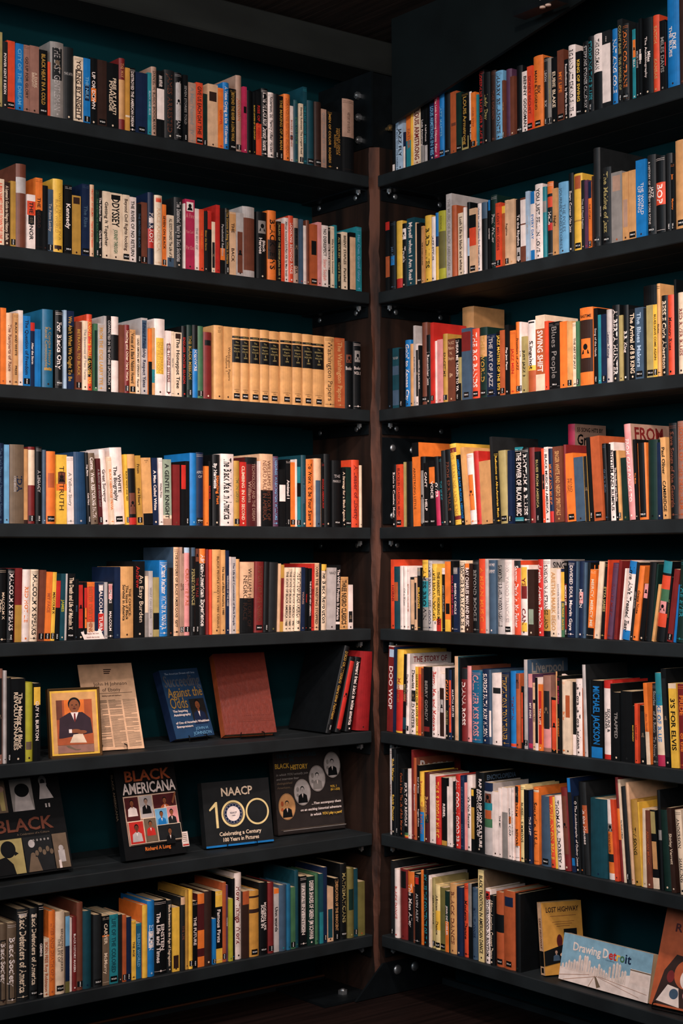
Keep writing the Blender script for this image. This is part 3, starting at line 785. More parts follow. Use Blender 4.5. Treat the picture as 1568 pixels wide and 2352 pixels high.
1212 1262 170 bk dr ;t:130 p:.05:.95:rd
1296 1350 175 bk wh howard fried black in white america ;t:90
1390 1496 135 cd dr ;t:8 
@R6 870 1470 360
70 132 62 dr wh DOO WOP ;B b:.0:.01:wh t:26 p:.04:.13:pb
134 152 70 nb gy ;t:16
156 222 100 yl ru Motown ;b:.48:.98:rd t:18 b:.42:.48:cr
224 256 145 bk kh MOTOWN ;t:20 b:.5:.6:dr b:.8:.95:dt
258 290 140 wh bk The Music Documents ;m:lg:dr:THE_STORY_OF/MOTOWN t:16 s
290 352 250 wh bk Dewitt|DAVID FOSTER ;p:.37:.53:ch t:10
354 384 270 yl bk WHERE DID OUR LOVE GO? ;B
386 416 275 or dr ;b:.1:.97:ro t:8
418 444 285 br rd TO BE LOVED
446 502 270 bk gy BERRY GORDY ;b:.86:.93:dr
508 570 272 wh rd Berry, Me, and Motown ;B t:6
572 604 270 wh lg MOTOWNED ;t:4
606 648 340 wh gy ;b:.22:.97:db p:.4:.6:lg
650 692 285 bk or CHAKA! ;B x:kh:CHAKA KHAN:.6:.8
694 724 300 nb or ;p:.15:.9:ro
726 754 290 bk wh MARTHA REEVES ;B
760 794 165 bg tn ;c:dt
796 812 180 bk dt
814 872 285 dr wh DIANA ROSS ;B b:.0:.15:ch
874 916 262 pk ru ;c:br
918 1014 310 st pk CALL HER MISS ROSS ;B
1016 1084 295 nb wh SUPREME FAITH|MARY WILSON ;B
1086 1108 300 sl lg ;b:.55:.9:wh
1110 1216 338 wh lg ;p:.2:.28:ch
1218 1296 330 nb mu TEMPTATIONS|TONY TURNER ;B
1304 1362 315 bl pu TEMPTIN ;b:.95:.99:ro
1364 1406 340 ru ol ;p:.0:.2:br
@R6 1200 1490 368
-12 6 370 bk rd ;p:.1:.9:ro
6 40 110 lg ch ;s m:sl:gy:Liverpool/The
44 84 250 pu wh MY SON ;b:.0:.18:pk b:.92:.98:mg
86 114 338 bg bk COLORED ;p:.25:.3:bk
118 144 285 wh bk ;b:.0:.9:bk
146 184 352 or cr TINA LIFE ;p:.1:.9:rd
186 262 268 rb ch ;p:.2:.7:ch b:.68:.95:pk
264 322 480 bk or ;p:.05:.95:ro
322 338 225 tn cr ;m:bk:wh:Daryl
340 364 270 bk mg JIMI HENDRIX ;B x:or:CURTIS KNIGHT:.48:.85
366 412 308 cr or Billie
414 472 315 cr bg ;p:.2:.5:ru
476 508 330 bk gy ;b:.72:1:wh
510 572 300 wh bk La Toya|La Toya Jackson ;B
574 602 390 ru or
596 632 160 lg gy ;t:-20 c:ch
634 654 310 bk sl
658 766 315 bk bl MICHAEL JACKSON ;b:.86:1:bl B2
776 858 315 rd bk SEQUINS &|SHADES ;B b:.1:.94:wh
860 878 345 bk rd 
880 946 430 bk gy TRAPPED ;m:bk:gy:TRAPPED
948 1060 420 bk ch
1062 1086 560 bk yl BILLIE HOLIDAY ;
1092 1124 540 ro dr LADY DAY
1140 1196 560 bk wh ;p:.1:.9:ch
1204 1242 340 or ru Blues Novel ;b:.6:1:cr t:-30
1250 1306 345 ch gy Stories|of A Rock|To Novel
1310 1386 240 cr bl DUKE OF BLUE ;b:.0:.35:tl b:.88:1:mg t:-60
1390 1442 200 bk gy ;p:.1:.9:ch t:-40 
1450 1526 345 yl bk 3'S FOR ELVIS ;B t:-26 b:.0:.06:cr
1532 1600 350 dr or PRIDE|of the ;B t:-20
@R7 870 1700 360
96 118 88 lg br THE MUSIC
120 164 90 bk yl Bob Marley|Spirit Dancer ;x:gy:Talamon:.1:.25
166 190 140 bk mu ;s
192 238 290 bk ru Catch a Fire|The Life of Bob Marley ;
240 288 330 bk wh SPIRIT OF REGGAE ;b:.92:.96:gn b:.96:.98:yl b:.98:1:ro
290 318 290 wh gy
318 338 100 dr br
338 368 180 ru wh Reggae International ;m:br:lg:Reggae
370 396 255 bk wh Soul of Stones|Reggae Culture
398 440 320 yl ru Reggae|THE ROUGH ;b:.5:.58:mu b:.58:1:bl B
442 496 330 mr tn Reggae ;B p:.6:.72:ch
498 556 350 wh gy
558 610 372 rd yl THIS IS REGGAE MUSIC ;B b:.75:.76:dr
614 664 380 bk wh REBEL ;b:.93:1:mu
666 692 470 wh lg
694 722 378 wh gy ;
724 750 420 bk gy ;p:.05:.9:ch
748 802 350 rd wh ALL COOL J|GOOD 2B ;B
804 842 360 nb sl REVELATIONS|MAXINE
846 860 430 pk ch
860 916 360 wh bk It's No Secret ;
916 948 485 bk yl ;p:.02:.12:yl b:.3:.8:mu
950 1036 325 bk wh RAP AND HIP HOP CULTURE|ENCYCLOPEDIA OF ;B2 m:bk:sl:ENCYCLOPEDIA
1044 1130 430 lg bk ;b:.0:.12:nb p:.15:.28:br b:.28:.38:tl p:.38:.5:ru b:.5:.62:gn
1130 1190 520 wh gy
1194 1226 482 wh bk THE MC
1228 1284 478 wh bk ;b:.35:1:gy
1290 1322 480 wh bk notorious C.O.P. ;B p:.4:.5:or
1324 1348 480 wh gy In the Heart of the Beat
1350 1394 465 or bk SCREAM|BEFORE ;B p:.0:.22:ch b:.8:1:wh
1400 1448 455 yc bk RUSSELL SIMMONS ;
1450 1486 500 bk br
1490 1524 510 nb wh THE LAST ;B 
1526 1580 478 or bk Soulsville, U.S.A. ;B b:.03:.06:cr
@R7 1200 1750 368
162 256 340 sl nb ;s 
262 310 345 ro yl WHEELIN' ON BEALE ;B t:-40
312 330 348 yl or ;t:-30
332 400 340 wh bk THOMAS A. DORSEY ;t:-32
404 464 258 dr ru ;t:-36 p:.1:.8:br
476 514 165 nb wh ;b:.15:.9:ch t:-50 p:.0:.15:bl p:.85:.93:bl
516 560 345 bk wh Q The Autobiography of Quincy Jones ;t:-24
562 596 200 bk or ;t:-20 m:bk:ru:SUN_C
600 650 205 ch wh In the Houses ;b:.25:.55:ru t:-40 B
652 815 365 dn nb ;
822 896 378 wh bk ;p:.3:.4:gy b:.4:.68:or b:.68:.78:ch b:.78:.92:or t:-40 x:db:THE ROAD SHOUTER:.42:.66
898 936 375 ro ru ;t:-44
944 974 150 dr or ;b:.3:.6:or t:-54
976 1000 180 cr bk The World of Music ;t:-56
1002 1044 250 ch br ;s t:-50 m:ch:gy:MICHAEL
1050 1082 208 bg ru ;t:-56
1090 1154 378 mu bk TIV SONG ;t:-40
1156 1170 400 yl or ;t:-36
1172 1208 462 cr kh 
1212 1260 478 br ru AFRICAN MUSIC ;t:-36
1262 1324 480 bk yc ;b:.86:1:cr p:.02:.3:kh p:.4:.75:tn t:-34
1330 1360 285 bk lg ;t:-30 b:.4:.5:gy
1362 1444 480 dg tl ;t:-40
1448 1492 458 db cr Shirley Verrett ;t:-44 B
1530 1590 480 cr bk ANDERSON|HAULING ;t:-50
@L8 0 2000 430
-60 -4 450 mu wh Black Society
0 66 450 gs wh Black Society ;f B
66 146 440 gs wh Black Society ;f B
154 250 325 ch cr Black Defenders of America ;B p:.05:.09:lg
256 320 315 ch cr Black Defenders of America ;B p:.07:.1:lg s
324 366 285 bk wh GEMINI ;
368 414 570 cr ru BORN FREE|Roy Robinson ;B
416 472 340 or ru LIVES AND DEATH OF A
474 550 345 cr db BENJAMIN BANNEKER|THE LIFE OF ;s
552 588 350 gs sb ;b:.05:.42:sb b:.42:.86:nb b:.86:1:ol
590 614 400 wh gy
614 650 390 dr wh BLACK HISTORY MAKERS
652 702 270 br ru ;s
704 776 340 dt nb
790 860 370 ch gy ;s
862 920 380 bk cr CARVER|McMurry ;b:.3:1:gs b:.28:.31:or
924 996 370 tl dt LIFE OF THE COLORED ;s
998 1026 370 ch gy
1028 1060 370 ru db ;s
1062 1106 390 nb sl ;s
1104 1144 420 yl db THE AGE ;
1146 1194 445 st sb SILENT WORLD ;b:.0:.04:tl
1196 1240 290 or br ;b:.0:1:yl
1240 1300 255 bl pb EDISON ;B p:.4:.62:wh
1302 1410 250 bk wh EINSTEIN|The Life and Times ;B
1412 1446 250 ch cr Black Inventors in the Age of Segregation ;B
1452 1512 310 yl bk ;p:.75:.95:db
1520 1560 225 ch br THE LIFE ;b:.0:.1:bg
@L8 420 1950 450
22 52 330 mu br ;
52 82 330 yl br ;s
84 122 420 bk wh THE FUTURE ;B s
122 176 360 mr wh ;b:.0:.14:or b:.5:.75:or b:.86:1:or
178 240 340 db br
242 272 560 bl nb ;s
268 330 340 bk wh Famous Firsts ;b:.0:.22:yl b:.8:1:yl
324 360 270 ru br ;s
352 372 290 pu wh Science Books
370 402 400 yg gn
402 426 240 bk bl
426 482 195 lt dr How Things Work ;B
484 534 340 db ru ;b:.0:.2:ru
540 616 335 go db ;b:.08:.11:db b:.28:.34:db s
620 688 270 bk wh MODERN LIFE|SCIENCE IN ;B s
690 736 272 dr rd ;s
736 776 320 lg bk Unn words ;b:.0:.08:or B
778 834 290 sl tl
836 868 285 st dt
870 908 308 gn dg ;s
908 940 175 dt gn
948 1000 220 bk wh FATAL INVENTION ;p:.1:.8:gy
1010 1066 222 dg wh DEEPER SHADES OF GREEN|JIM SCHWAB ;B
1068 1096 198 gn dg
1098 1128 200 dt bl ;b:.55:1:tl
1130 1160 148 nb ch ;s
1162 1212 310 bg dt ;p:.4:.93:dt
1216 1252 235 bk tn DEDICATION OF THE INNOCENT ;B s
1270 1322 120 bk kh MATHEMATICIANS ;s
1324 1376 155 ol kh ;p:.3:.6:dg
1378 1408 160 dt kh ;s
1410 1462 262 ol ru
@R8 870 1950 360
108 136 120 ch ol ;s
144 188 205 wh rd BLACK DANCE ;b2
190 264 205 dr mr ;p:.03:.27:bk
266 332 232 bk wh This Man Alley ;b:.0:.3:or
334 358 380 br gy
360 406 250 bk lg ALVIN AILEY ;p:.05:.15:rd
410 430 215 or ru
430 478 210 bk tl MY LIFE THE CONTENTS OF IT ;B
482 504 270 wh gy
504 518 310 cr gy
518 550 295 kh bk AMERICAN DANCE ;s
552 602 362 yc db African|Dance ;b:.4:.7:yl s
604 654 390 ol db ;s
654 690 425 dg wh JERRI DETWEILER ;b:.5:1:or
692 766 355 ap br BLACK DANCE
768 828 385 nb lg
830 880 360 ro bk Modern Dance ;B
880 914 350 bk gy ;b:.0:.58:gy
916 966 395 sl nb BILL T JONES
986 1044 215 yc bk BLACK TRADITION IN AMERICAN DANCE ;B c:gs
1046 1104 405 wh bk BROTHERHOOD IN RHYTHM ;p:.03:.14:rd
1104 1150 470 bk cr African-American Concert Dance ;B
1154 1228 438 ru bk ;b:.3:.54:bk s
1230 1344 425 ru nb ;p:.08:.2:nb s
1350 1400 455 bk dg
"""
# ------------------------------------------------------------------ the setting
XL, YR = -2.15, -2.3                          # how far the two bays run
CZ = FZ+1.745
def plane(name, pts, m):
    mb = MB(); mb.face(pts, m); return tag(mb.build(name), kind='structure')
mb = MB(); mb.box((-6, DP, 0), (DP+.05, DP+.05, CZ), BACK); tag(mb.build('wall_left'), kind='structure')
mb = MB(); mb.box((DP, -6, 0), (DP+.05, DP, CZ), BACK); tag(mb.build('wall_right'), kind='structure')
mb = MB()                                     # floorboards running with the left wall
y = -6.0
k = 0
while y < DP:
    y1 = min(y+.125, DP); x = -6.2+(k*37 % 11)*.1
    while x < DP:
        x1 = min(x+1.5, DP); mb.box((max(x, -6)+.001, y+.001, -.02), (x1-.001, y1-.001, 0), FLOORM); x = x1
    y = y1; k += 1
tag(mb.build('floor'), kind='structure')
mb = MB(); x = -6.0
while x < DP:
    x1 = min(x+.14, DP); mb.box((x+.002, -6, CZ), (x1-.002, DP, CZ+.03), CEIL); x = x1
mb.box((-6, -6, CZ+.03), (DP, DP, CZ+.05), CEIL)
tag(mb.build('ceiling'), kind='structure')
mb = MB(); mb.tube([(-4.5, .262, .018), (-.02, .262, .018)], .004, bsdf('rail_brass', rgb('6E4630'), .4, .6)); mb.box((-4.5, .262, 0), (-.02, .28, .02), WOOD)
tag(mb.build('baseboard_left'), kind='structure')
mb = MB(); mb.box((.262, -4.5, 0), (.28, -.02, .02), WOOD); tag(mb.build('baseboard_right'), kind='structure')
# ceiling beams
mb = MB(); mb.bbox((-6, .005, FZ+1.615), (.118, .16, FZ+1.725), bsdf('beam_timber', rgb('1C1F1D'), .7, 0, .2, .4, 8, .6, (.3, 1, 1)), .004)
tag(mb.build('ceiling_beam'), 'long dark timber beam above the top left shelf, ending near the corner', 'beam')
mb = MB(); A = on(900, 284, 0, -.03); B_ = on(1152, 120, 0, -.03); D_ = B_+(B_-A)*2.2
mb.prism([(-.03, A.y, A.z), (-.03, D_.y, D_.z), (-.03, D_.y, CZ), (-.03, A.y, CZ)], (.012, 0, 0), 0, bsdf('steel_plate_dark', rgb('0E1516'), .6, .3, .2, .3, 6, .1))
tag(mb.build('steel_beam'), 'dark steel beam plate overhanging the first books of the top right shelf', 'beam')
# post
zt = FZ+1.36; post = empty('corner_post', (0, 0, 0)); tag(post, 'rough brown timber post standing in the corner between both shelf bays', 'post')
mb = MB(); wn = MB(); NZ = 120; rp = random.Random(11); prev = None; ca = .016; cb = .016
for i in range(NZ+1):
    z = .004+(zt-.004)*i/NZ
    ca = clampi(ca+rp.uniform(-.0035, .0035), .007, .026); cb = clampi(cb+rp.uniform(-.0035, .0035), .007, .026)
    j = rp.uniform(-.001, .001)
    cur = [(-.008+j, DP-.003, z), (-.008+j, cb-.008, z), (.003, .003, z), (ca-.008, -.008-j, z), (DP-.003, -.008-j, z)]
    if prev:
        for k in range(4): (wn if k in (1, 2) else mb).face([prev[k], prev[k+1], cur[k+1], cur[k]][::-1], WORN if k in (1, 2) else POST)
    else: mb.face([*cur, (DP-.003, DP-.003, z)], POST)
    prev = cur
mb.face([*prev, (DP-.003, DP-.003, zt)][::-1], POST)
mb.face([(DP-.003, -.008, .004), (DP-.003, DP-.003, .004), (DP-.003, DP-.003, zt), (DP-.003, -.008, zt)], POST)
mb.face([(DP-.003, DP-.003, .004), (-.008, DP-.003, .004), (-.008, DP-.003, zt), (DP-.003, DP-.003, zt)], POST)
mb.build('timber', post); wn.build('worn_edge', post)['label'] = 'paler brown worn and chipped edge'
def bolt(par, c, n, r=.0115, hex_=False, m=BOLT):
    q = MB(); c = Vector(c); n = Vector(n)
    if hex_:
        a = n.orthogonal().normalized(); b2 = n.cross(a); q.prism([c+(a*math.cos(t*math.pi/3)+b2*math.sin(t*math.pi/3))*r for t in range(6)], n*.012, 0, m)
        q.dome(c+n*.012, n, r*.55, .006, m, 12, 3)
    else:
        q.dome(c, n, r, r*.5, m)
    q.build('hex_bolt' if hex_ else 'bolt', par, not hex_)
def plate(name, label, poly, h, bolts, n, r=.0115, hex_=False):
    t = empty(name, poly[0]); o = Vector(poly[0]); tag(t, label, 'plate')
    q = MB(); q.prism([Vector(p)-o for p in poly], h, 0, STEEL); sh = q.build('steel_sheet', t)
    for c in bolts: bolt(sh, Vector(c)-o, n, r, hex_)
    return t
y0 = -.008
plate('steel_plate', 'black steel plate with round silver bolts on the post by the fourth right shelf',
      [(.022, y0, ZS[4]+.012), (.2, y0, ZS[4]+.012), (.2, y0, FZ+.40), (.022, y0, FZ+.40)], (0, -.007, 0),
      [(.0625, y0-.007, FZ+.366), (.148, y0-.007, FZ+.362), (.061, y0-.007, FZ+.142), (.148, y0-.007, FZ+.142)], (0, -1, 0), .0122)
plate('steel_plate', 'slanted steel gusset plate at the foot of the post below the lowest right shelf',
      [(-.105, y0, 0.003), (.31, y0, .003), (.31, y0, FZ-1.313), (.01, y0, FZ-1.313)], (0, -.008, 0),
      [(.069, y0-.008, FZ-1.342), (.144, y0-.008, FZ-1.343)], (0, -1, 0), .0165)
plate('steel_plate', 'steel base plate with one hex nut on the floor at the foot of the post',
      [(-.22, .0, 0.001), (-.012, .0, 0.001), (-.012, .3, 0.001), (-.22, .3, 0.001)], (0, 0, .008), [(-.091, .07, .009)], (0, 0, 1), .016, True)
zz = [on(823, 220, 0, -.01), on(825, 270, 0, -.01), on(826, 322, 0, -.01)]
plate('steel_plate', 'upright steel plate with three hex bolts above the post, top left shelf',
      [(-.008, 0, zt+.002), (-.008, .2, zt+.002), (-.008, .2, FZ+1.612), (-.008, 0, FZ+1.612)], (.008, 0, 0),
      [(-.008, q.y, q.z) for q in zz], (-1, 0, 0), .0125, True)
mb = MB(); mb.box((.002, .01, zt+.001), (.3, .3, FZ+1.612), STEEL); tag(mb.build('steel_column'), 'dark steel stub column standing on top of the timber post', 'column')
q = on(892, 295, 1, 0); t = empty('wall_bolt', (q.x, .0, q.z)); tag(t, 'bright threaded bolt end beside the top right books', 'bolt')
mb = MB(); mb.tube([(0, .01, 0), (0, -.03, 0)], .006, NUT, 10); mb.build('threaded_rod', t)
mb = MB(); mb.prism([(.011*math.cos(k*math.pi/3), -.004, .011*math.sin(k*math.pi/3)) for k in range(6)], (0, -.009, 0), 0, NUT); mb.build('nut', t)
# shelves and their brackets
for lev in range(1, 9):
    z = ZS[lev]
    for side in 'LR':
        mb = MB(); rw = random.Random(lev*2+(side == 'R'))
        a = -.026
        for k in range(3):
            d0, d1 = -.004+k*.108, -.004+k*.108+.105
            mb.bbox((-(-(XL if side == 'L' else YR)), d0, z-.038), (a, min(d1, DP-.006), z), WOOD, .0025)
        if side == 'R':                        # same board turned onto the right-hand wall
            mb.v = [(p[1], p[0], p[2]) for p in mb.v]; mb.f = [f[::-1] for f in mb.f]
        nm = 'shelf_board'
        tag(mb.build(nm), 'black stained wooden shelf board, %s from the top on the %s side' % (ORD[lev-1], 'left' if side == 'L' else 'right'), 'shelf', 'shelf boards')
        # steel angle bolted to the post under the end of the board
        t = empty('shelf_bracket', (0, 0, z)); tag(t, 'dark steel angle bracket bolted to the post under the %s %s shelf' % (ORD[lev-1], 'left' if side == 'L' else 'right'), 'bracket', 'shelf brackets')
        q = MB(); q.box((-.014, .022, -.078), (-.0085, .318, -.0385), STEEL); q.box((-.06, .022, -.044), (-.014, .318, -.0385), STEEL)
        c = [((-.014, .08, -.057), (-1, 0, 0)), ((-.014, .278, -.057), (-1, 0, 0))]
        if side == 'R': q.v = [(p[1], p[0], p[2]) for p in q.v]; q.f = [f[::-1] for f in q.f]; c = [((p[1], p[0], p[2]), (n[1], n[0], n[2])) for p, n in c]
        ai = q.build('angle_iron', t)
        for p, n in c: bolt(ai, p, n, .0095)
        p = (-.042, .03, -.044); p = p if side == 'L' else (p[1], p[0], p[2]); bolt(ai, p, (0, 0, -1), .008, True)
# spotlight housing peeking in at the top
q = on(1252, 16, 0, -.12); t = empty('spotlight', (-.12, q.y, q.z)); tag(t, 'ceiling spotlight with two bright steel tubes above the top right shelf', 'lamp')
mb = MB()
for s in (-.011, .011): mb = MB(); mb.tube([(0, s, 0), (0, s, .09)], .0085, bsdf('polished_steel', rgb('E8C8B4'), .35, .3), 14); mb.build('tube', t, True)
mb = MB(); mb.box((-.01, -.05, .004), (.04, .12, .02), STEEL); mb.build('mounting_plate', t)
# ------------------------------------------------------------------ the books: read off the photograph shelf by shelf
# rows: left edge, right edge, top, cover colour, lettering colour, lettering ; marks
def parse(DATA):
    out = []; x0 = y0 = sc = 0; side = lev = None
    for ln in DATA.strip().splitlines():
        if ln[0] == '@':
            a = ln[1:].split(); side, lev = a[0][0], int(a[0][1]); x0, y0 = float(a[1]), float(a[2]); sc = 1568/float(a[3]); continue
        body, _, op = ln.partition(';'); a = body.split()
        b = dict(side=side, lev=lev, xl=x0+float(a[0])/sc, xr=x0+float(a[1])/sc, yt=y0+float(a[2])/sc, col=a[3],
                 tc=a[4] if len(a) > 4 else 'gy', text=' '.join(a[5:]), t=0.0, bands=[], patch=[], x=None, H=None, W=None, s=0, B=0, R=0, m=None, c=None, r=None)
        op = re.sub(r'x:(\w\w):([^:]*):(\.\d+):(\.\d+)', lambda m: (b.__setitem__('x', (m[1], m[2], float(m[3]), float(m[4]))), '')[1], op)
        for k in op.split():
            q = k.split(':')
            if q[0] == 't': b['t'] = float(q[1])/sc
            elif q[0] == 'b' and len(q) == 4: b['bands'].append((float(q[1]), float(q[2]), q[3]))
            elif q[0] == 'p': b['patch'].append((float(q[1]), float(q[2]), q[3] if q[3] in PAL else 'ch'))
            elif q[0] == 'H': b['H'] = (float(q[1]), float(q[2])) if len(q) > 2 else (.12, .8)
            elif q[0] == 'h': b['H'] = (.28, .45)
            elif q[0] == 'W': b['W'] = int(q[1])
            elif q[0] == 's': b['s'] = 1
            elif q[0] == 'm': b['m'] = q[1:]
            elif q[0] == 'c': b['c'] = q[1]
            elif q[0] == 'r' and len(q) > 2: b['r'] = (float(q[1]), float(q[2]))
            elif q[0] == 'f': b['patch'].append((.2, .95, 'bk')); b['patch'].append((.215, .935, '+'+b['col']))
            elif q[0][0] == 'B': b['B'] = 1; b['nl'] = len(q[0]) > 1
            elif q[0] == 'R': b['R'] = 1
        out.append(b)
    return out
BOOKS = parse(DATA)
load_glyphs(sorted(set(''.join(b['text'].replace('|', '')+(b['x'][1] if b['x'] else '') for b in BOOKS)+
  "0123456789.THE ADVENTURES OF BLACK HISTORY in which YOU actually join and interview four distinguished Americans... VOL 1 (BH 1-2525) Then accompany them on an exciting historical adventure play a part! NAACP Celebrating Century Years Pictures AMERICANA Richard A Long Drawing Detroit COLORING Lost Highway LOST HIGHWAY Succeeding Against the Odds Inspiring Autobiography of One of America's Wealthiest Entrepreneurs John H Johnson Ebony Getting a goal and reaching it Please do not touch the books,&")-{' '}))
def book_geom(w, h, d, b, rnd, detail=1):
    hard = h > .2 and w > .018 and rnd.random() < .75 or (h > .2 and rnd.random() < .35)
    bul = min(.2*w, .005) if hard else .0006
    t = .0024 if hard else .0006
    cm = M(b['col']); C = MB(); P = MB(); hw = w/2
    arc = lambda x: bul*(x/hw)**2
    n = 6 if hard and w > .012 else 2
    W = b['W']
    bands = sorted(b['bands'])
    if W: bands = [(.115, .145, 'bk'), (.165, .475, 'bk')]
    cuts = sorted({0, 1}|{clampi(q, 0, 1) for x in bands for q in x[:2]})
    def colat(f):
        k = b['col']
        for a, e, c in bands:
            if a <= f <= e: k = c
        return M(k)
    for a, e in zip(cuts[:-1], cuts[1:]):
        mt = colat((a+e)/2); z1, z0 = h*(1-a), h*(1-e)
        for i in range(n):
            xa, xb = -hw+w*i/n, -hw+w*(i+1)/n
            C.face([(xa, arc(xa), z0), (xb, arc(xb), z0), (xb, arc(xb), z1), (xa, arc(xa), z1)], mt)
    for i in range(n):                        # inner face and ends of the spine
        xa, xb = -hw+w*i/n, -hw+w*(i+1)/n
        C.face([(xb, arc(xb)+t, 0), (xa, arc(xa)+t, 0), (xa, arc(xa)+t, h), (xb, arc(xb)+t, h)], cm)
        C.face([(xa, arc(xa), h), (xb, arc(xb), h), (xb, arc(xb)+t, h), (xa, arc(xa)+t, h)], colat(0))
        C.face([(xb, arc(xb), 0), (xa, arc(xa), 0), (xa, arc(xa)+t, 0), (xb, arc(xb)+t, 0)], cm)
    tt = min(t, w*.2)
    sidem = M(b['m'][0]) if b['m'] else M(b['c']) if b['c'] else cm
    C.box((-hw, bul, 0), (-hw+tt, d, h), sidem); C.box((hw-tt, bul, 0), (hw, d, h), sidem)
    if b['m']:                                # lettering on the front board of the book, which shows above its neighbours
        ln = b['m'][2].replace('_', ' ').split('/'); zt_ = h*.965; sg = 1 if b['side'] == 'R' else -1
        for s_ in ln:
            vs, fs, tw = text2d(s_, 1); sx = d*.8/max(tw, 3); z_ = zt_-.7*min(sx*1.2, .05)
            C.raw([(sg*(hw+.0003), d*.1+gx*sx, z_+gy*min(sx*1.2, .05)) for gx, gy in vs], fs, M(b['m'][1])); zt_ = z_-.008
    g = .003 if hard else .0004
    P.box((-hw+tt+.0001, bul+t+.0003, g), (hw-tt-.0001, d-g-.001, h-g), pages())
    # printed patches and lettering, following the curve of the spine
    lay = [.00025]
    def strip(fa, fb, wa, wb, mt):
        lay[0] += .0001; m = 4 if hard else 1
        for i in range(m):
            xa, xb = wa+(wb-wa)*i/m, wa+(wb-wa)*(i+1)/m
            C.face([(xa, arc(xa)-lay[0], h*(1-fb)), (xb, arc(xb)-lay[0], h*(1-fb)), (xb, arc(xb)-lay[0], h*(1-fa)), (xa, arc(xa)-lay[0], h*(1-fa))], mt)
    for a, e, c in b['patch']:
        if c[0] == '+': strip(a, e, -hw*.5, hw*.5, M(c[1:]))
        else:
            strip(a, e, -hw*.72, hw*.72, M(c))
            if e-a > .1 and c in ('wh', 'gy', 'lg', 'ro', 'rd', 'or', 'br', 'pk', 'ch'):    # a picture printed on the spine: a head-and-shoulders shape
                dk = M('bk') if c != 'ch' else M('gs'); lay[0] += .0001; cc = (a+e)/2
                zc = h*(1-cc); rr = min(hw*.34, h*(e-a)*.3)
                C.face([(rr*math.cos(q*math.pi/5), arc(0)-lay[0], zc+rr*.5+rr*1.1*math.sin(q*math.pi/5)) for q in range(10)], dk)
                C.face([(-rr*1.7, arc(rr)-lay[0], zc-rr*1.9), (rr*1.7, arc(rr)-lay[0], zc-rr*1.9), (rr*1.1, arc(rr)-lay[0], zc-rr*.5), (-rr*1.1, arc(rr)-lay[0], zc-rr*.5)], dk)
    def vtext(s, fa, fb, lane, lw, mt, bold, top=False):
        vs, fs, tw = text2d(s, bold, 0)
        L = h*(fb-fa); sy = lw/.74; sx = min(L/tw, sy*1.1); sy = min(sy, sx*2.3)
        used = tw*sx; z0 = h*(1-fa)-(0 if top else (L-used)/2)
        o = lay[0]+.0002
        V = []
        for gx, gy in vs:
            x = clampi(lane+(gy-.36)*sy, -hw*.97, hw*.97); V.append((x, arc(x)-o, z0-gx*sx))
        C.raw(V, fs, mt)
    def htext(s, zc, th, mt, bold, wf=.84):
        vs, fs, tw = text2d(s, bold); sx = min(w*wf/tw, th*.95/.7); sy = min(th/.7, sx*2.0); o = lay[0]+.0002; V = []
        for gx, gy in vs:
            x = (gx-tw/2)*sx; x = clampi(x, -hw*.97, hw*.97); V.append((x, arc(x)-o, zc+(gy-.35)*sy))
        C.raw(V, fs, mt)
    tm = M(b['tc']) if b['tc'] in PAL else M('gy')
    if W:
        for k, s in enumerate(('The', 'WASHINGTON', 'Papers', 'VOLUME', str(W), '1890')): htext(s, h*(1-.2-.042*k), .0055 if k != 4 else .009, M('kh'), 0, .7)
        htext('VOLUME', h*.87, .004, M('kh'), 0, .6)
        for k in range(2): htext('UNIVERSITY OF' if k == 0 else 'PRESS', h*(.155-.025*k), .0035, M('db'), 0, .6)
    elif b['text'] and detail:
        seg = b['text'].split('|'); bot = .86 if b['s'] else .93
        if b['H']:
            a, e = b['H']; ln = []
            for q in seg: ln += q.split() if len(q) > 9 else [q]
            for k, q in enumerate(ln): htext(q, h*(1-a-(e-a)*(k+.5)/len(ln)), min(h*(e-a)/len(ln)*.62, w*.4), tm, b['B'])
            if (e < .5) and len(b['text']) > 9 and not b['x']: pass
        else:
            pw = b['xr']-b['xl']; par = len(seg) > 1 and (pw >= 19 or b.get('nl'))
            lo = .06; hi = bot
            if b['r']: lo, hi = b['r']
            elif bands:                       # keep the title clear of a band printed in its own colour
                run = best = None
                for k in range(6, int(bot*100)):
                    c_ = b['col']
                    for a, e, cc in bands:
                        if a <= k/100 <= e: c_ = cc
                    if c_ != b['tc'] and (run is None or run[1] == k-1): run = (run[0] if run else k, k)
                    elif c_ != b['tc']: run = (k, k)
                    if run and (best is None or run[1]-run[0] > best[1]-best[0]): best = run
                if best: lo, hi = max(.04, best[0]/100+.01), best[1]/100
            if b['x'] and b['x'][2] >= .45: hi = b['x'][2]-.03
            if b['x'] and b['x'][2] < .45: lanes = [(-.0, .0)]
            if b['x'] and b['x'][2] < .45 and b['x'][3] > .3:
                vtext(seg[0], lo, hi, hw*.32, w*.42, tm, b['B'])
            elif par:
                n_ = len(seg[:3])
                for k, q in enumerate(seg[:3]):
                    big = len(q) <= max(len(z) for z in seg)*.75 or k == len(seg)-1
                    c_ = hw*(.62-1.24*(k+.5)/n_)
                    vtext(q, lo+.02, hi, c_, w*.78/n_*.74, tm, b['B'])
            else:
                tot = sum(len(q)+2 for q in seg); f = lo
                for q in seg:
                    L = (hi-lo)*(len(q)+2)/tot; vtext(q, f, f+L-.02, 0, w*(.6 if b['B'] else .48), tm, 1 if b['B'] or pw < 22 else 0); f += L
    if b['x'] and detail:
        c_, s_, a, e = b['x']; side = -hw*.34 if a < .45 and e > .3 else 0
        vtext(s_, a, e, side, w*(.38 if side else .5), M(c_ if c_ in PAL else 'wh'), b['B'])
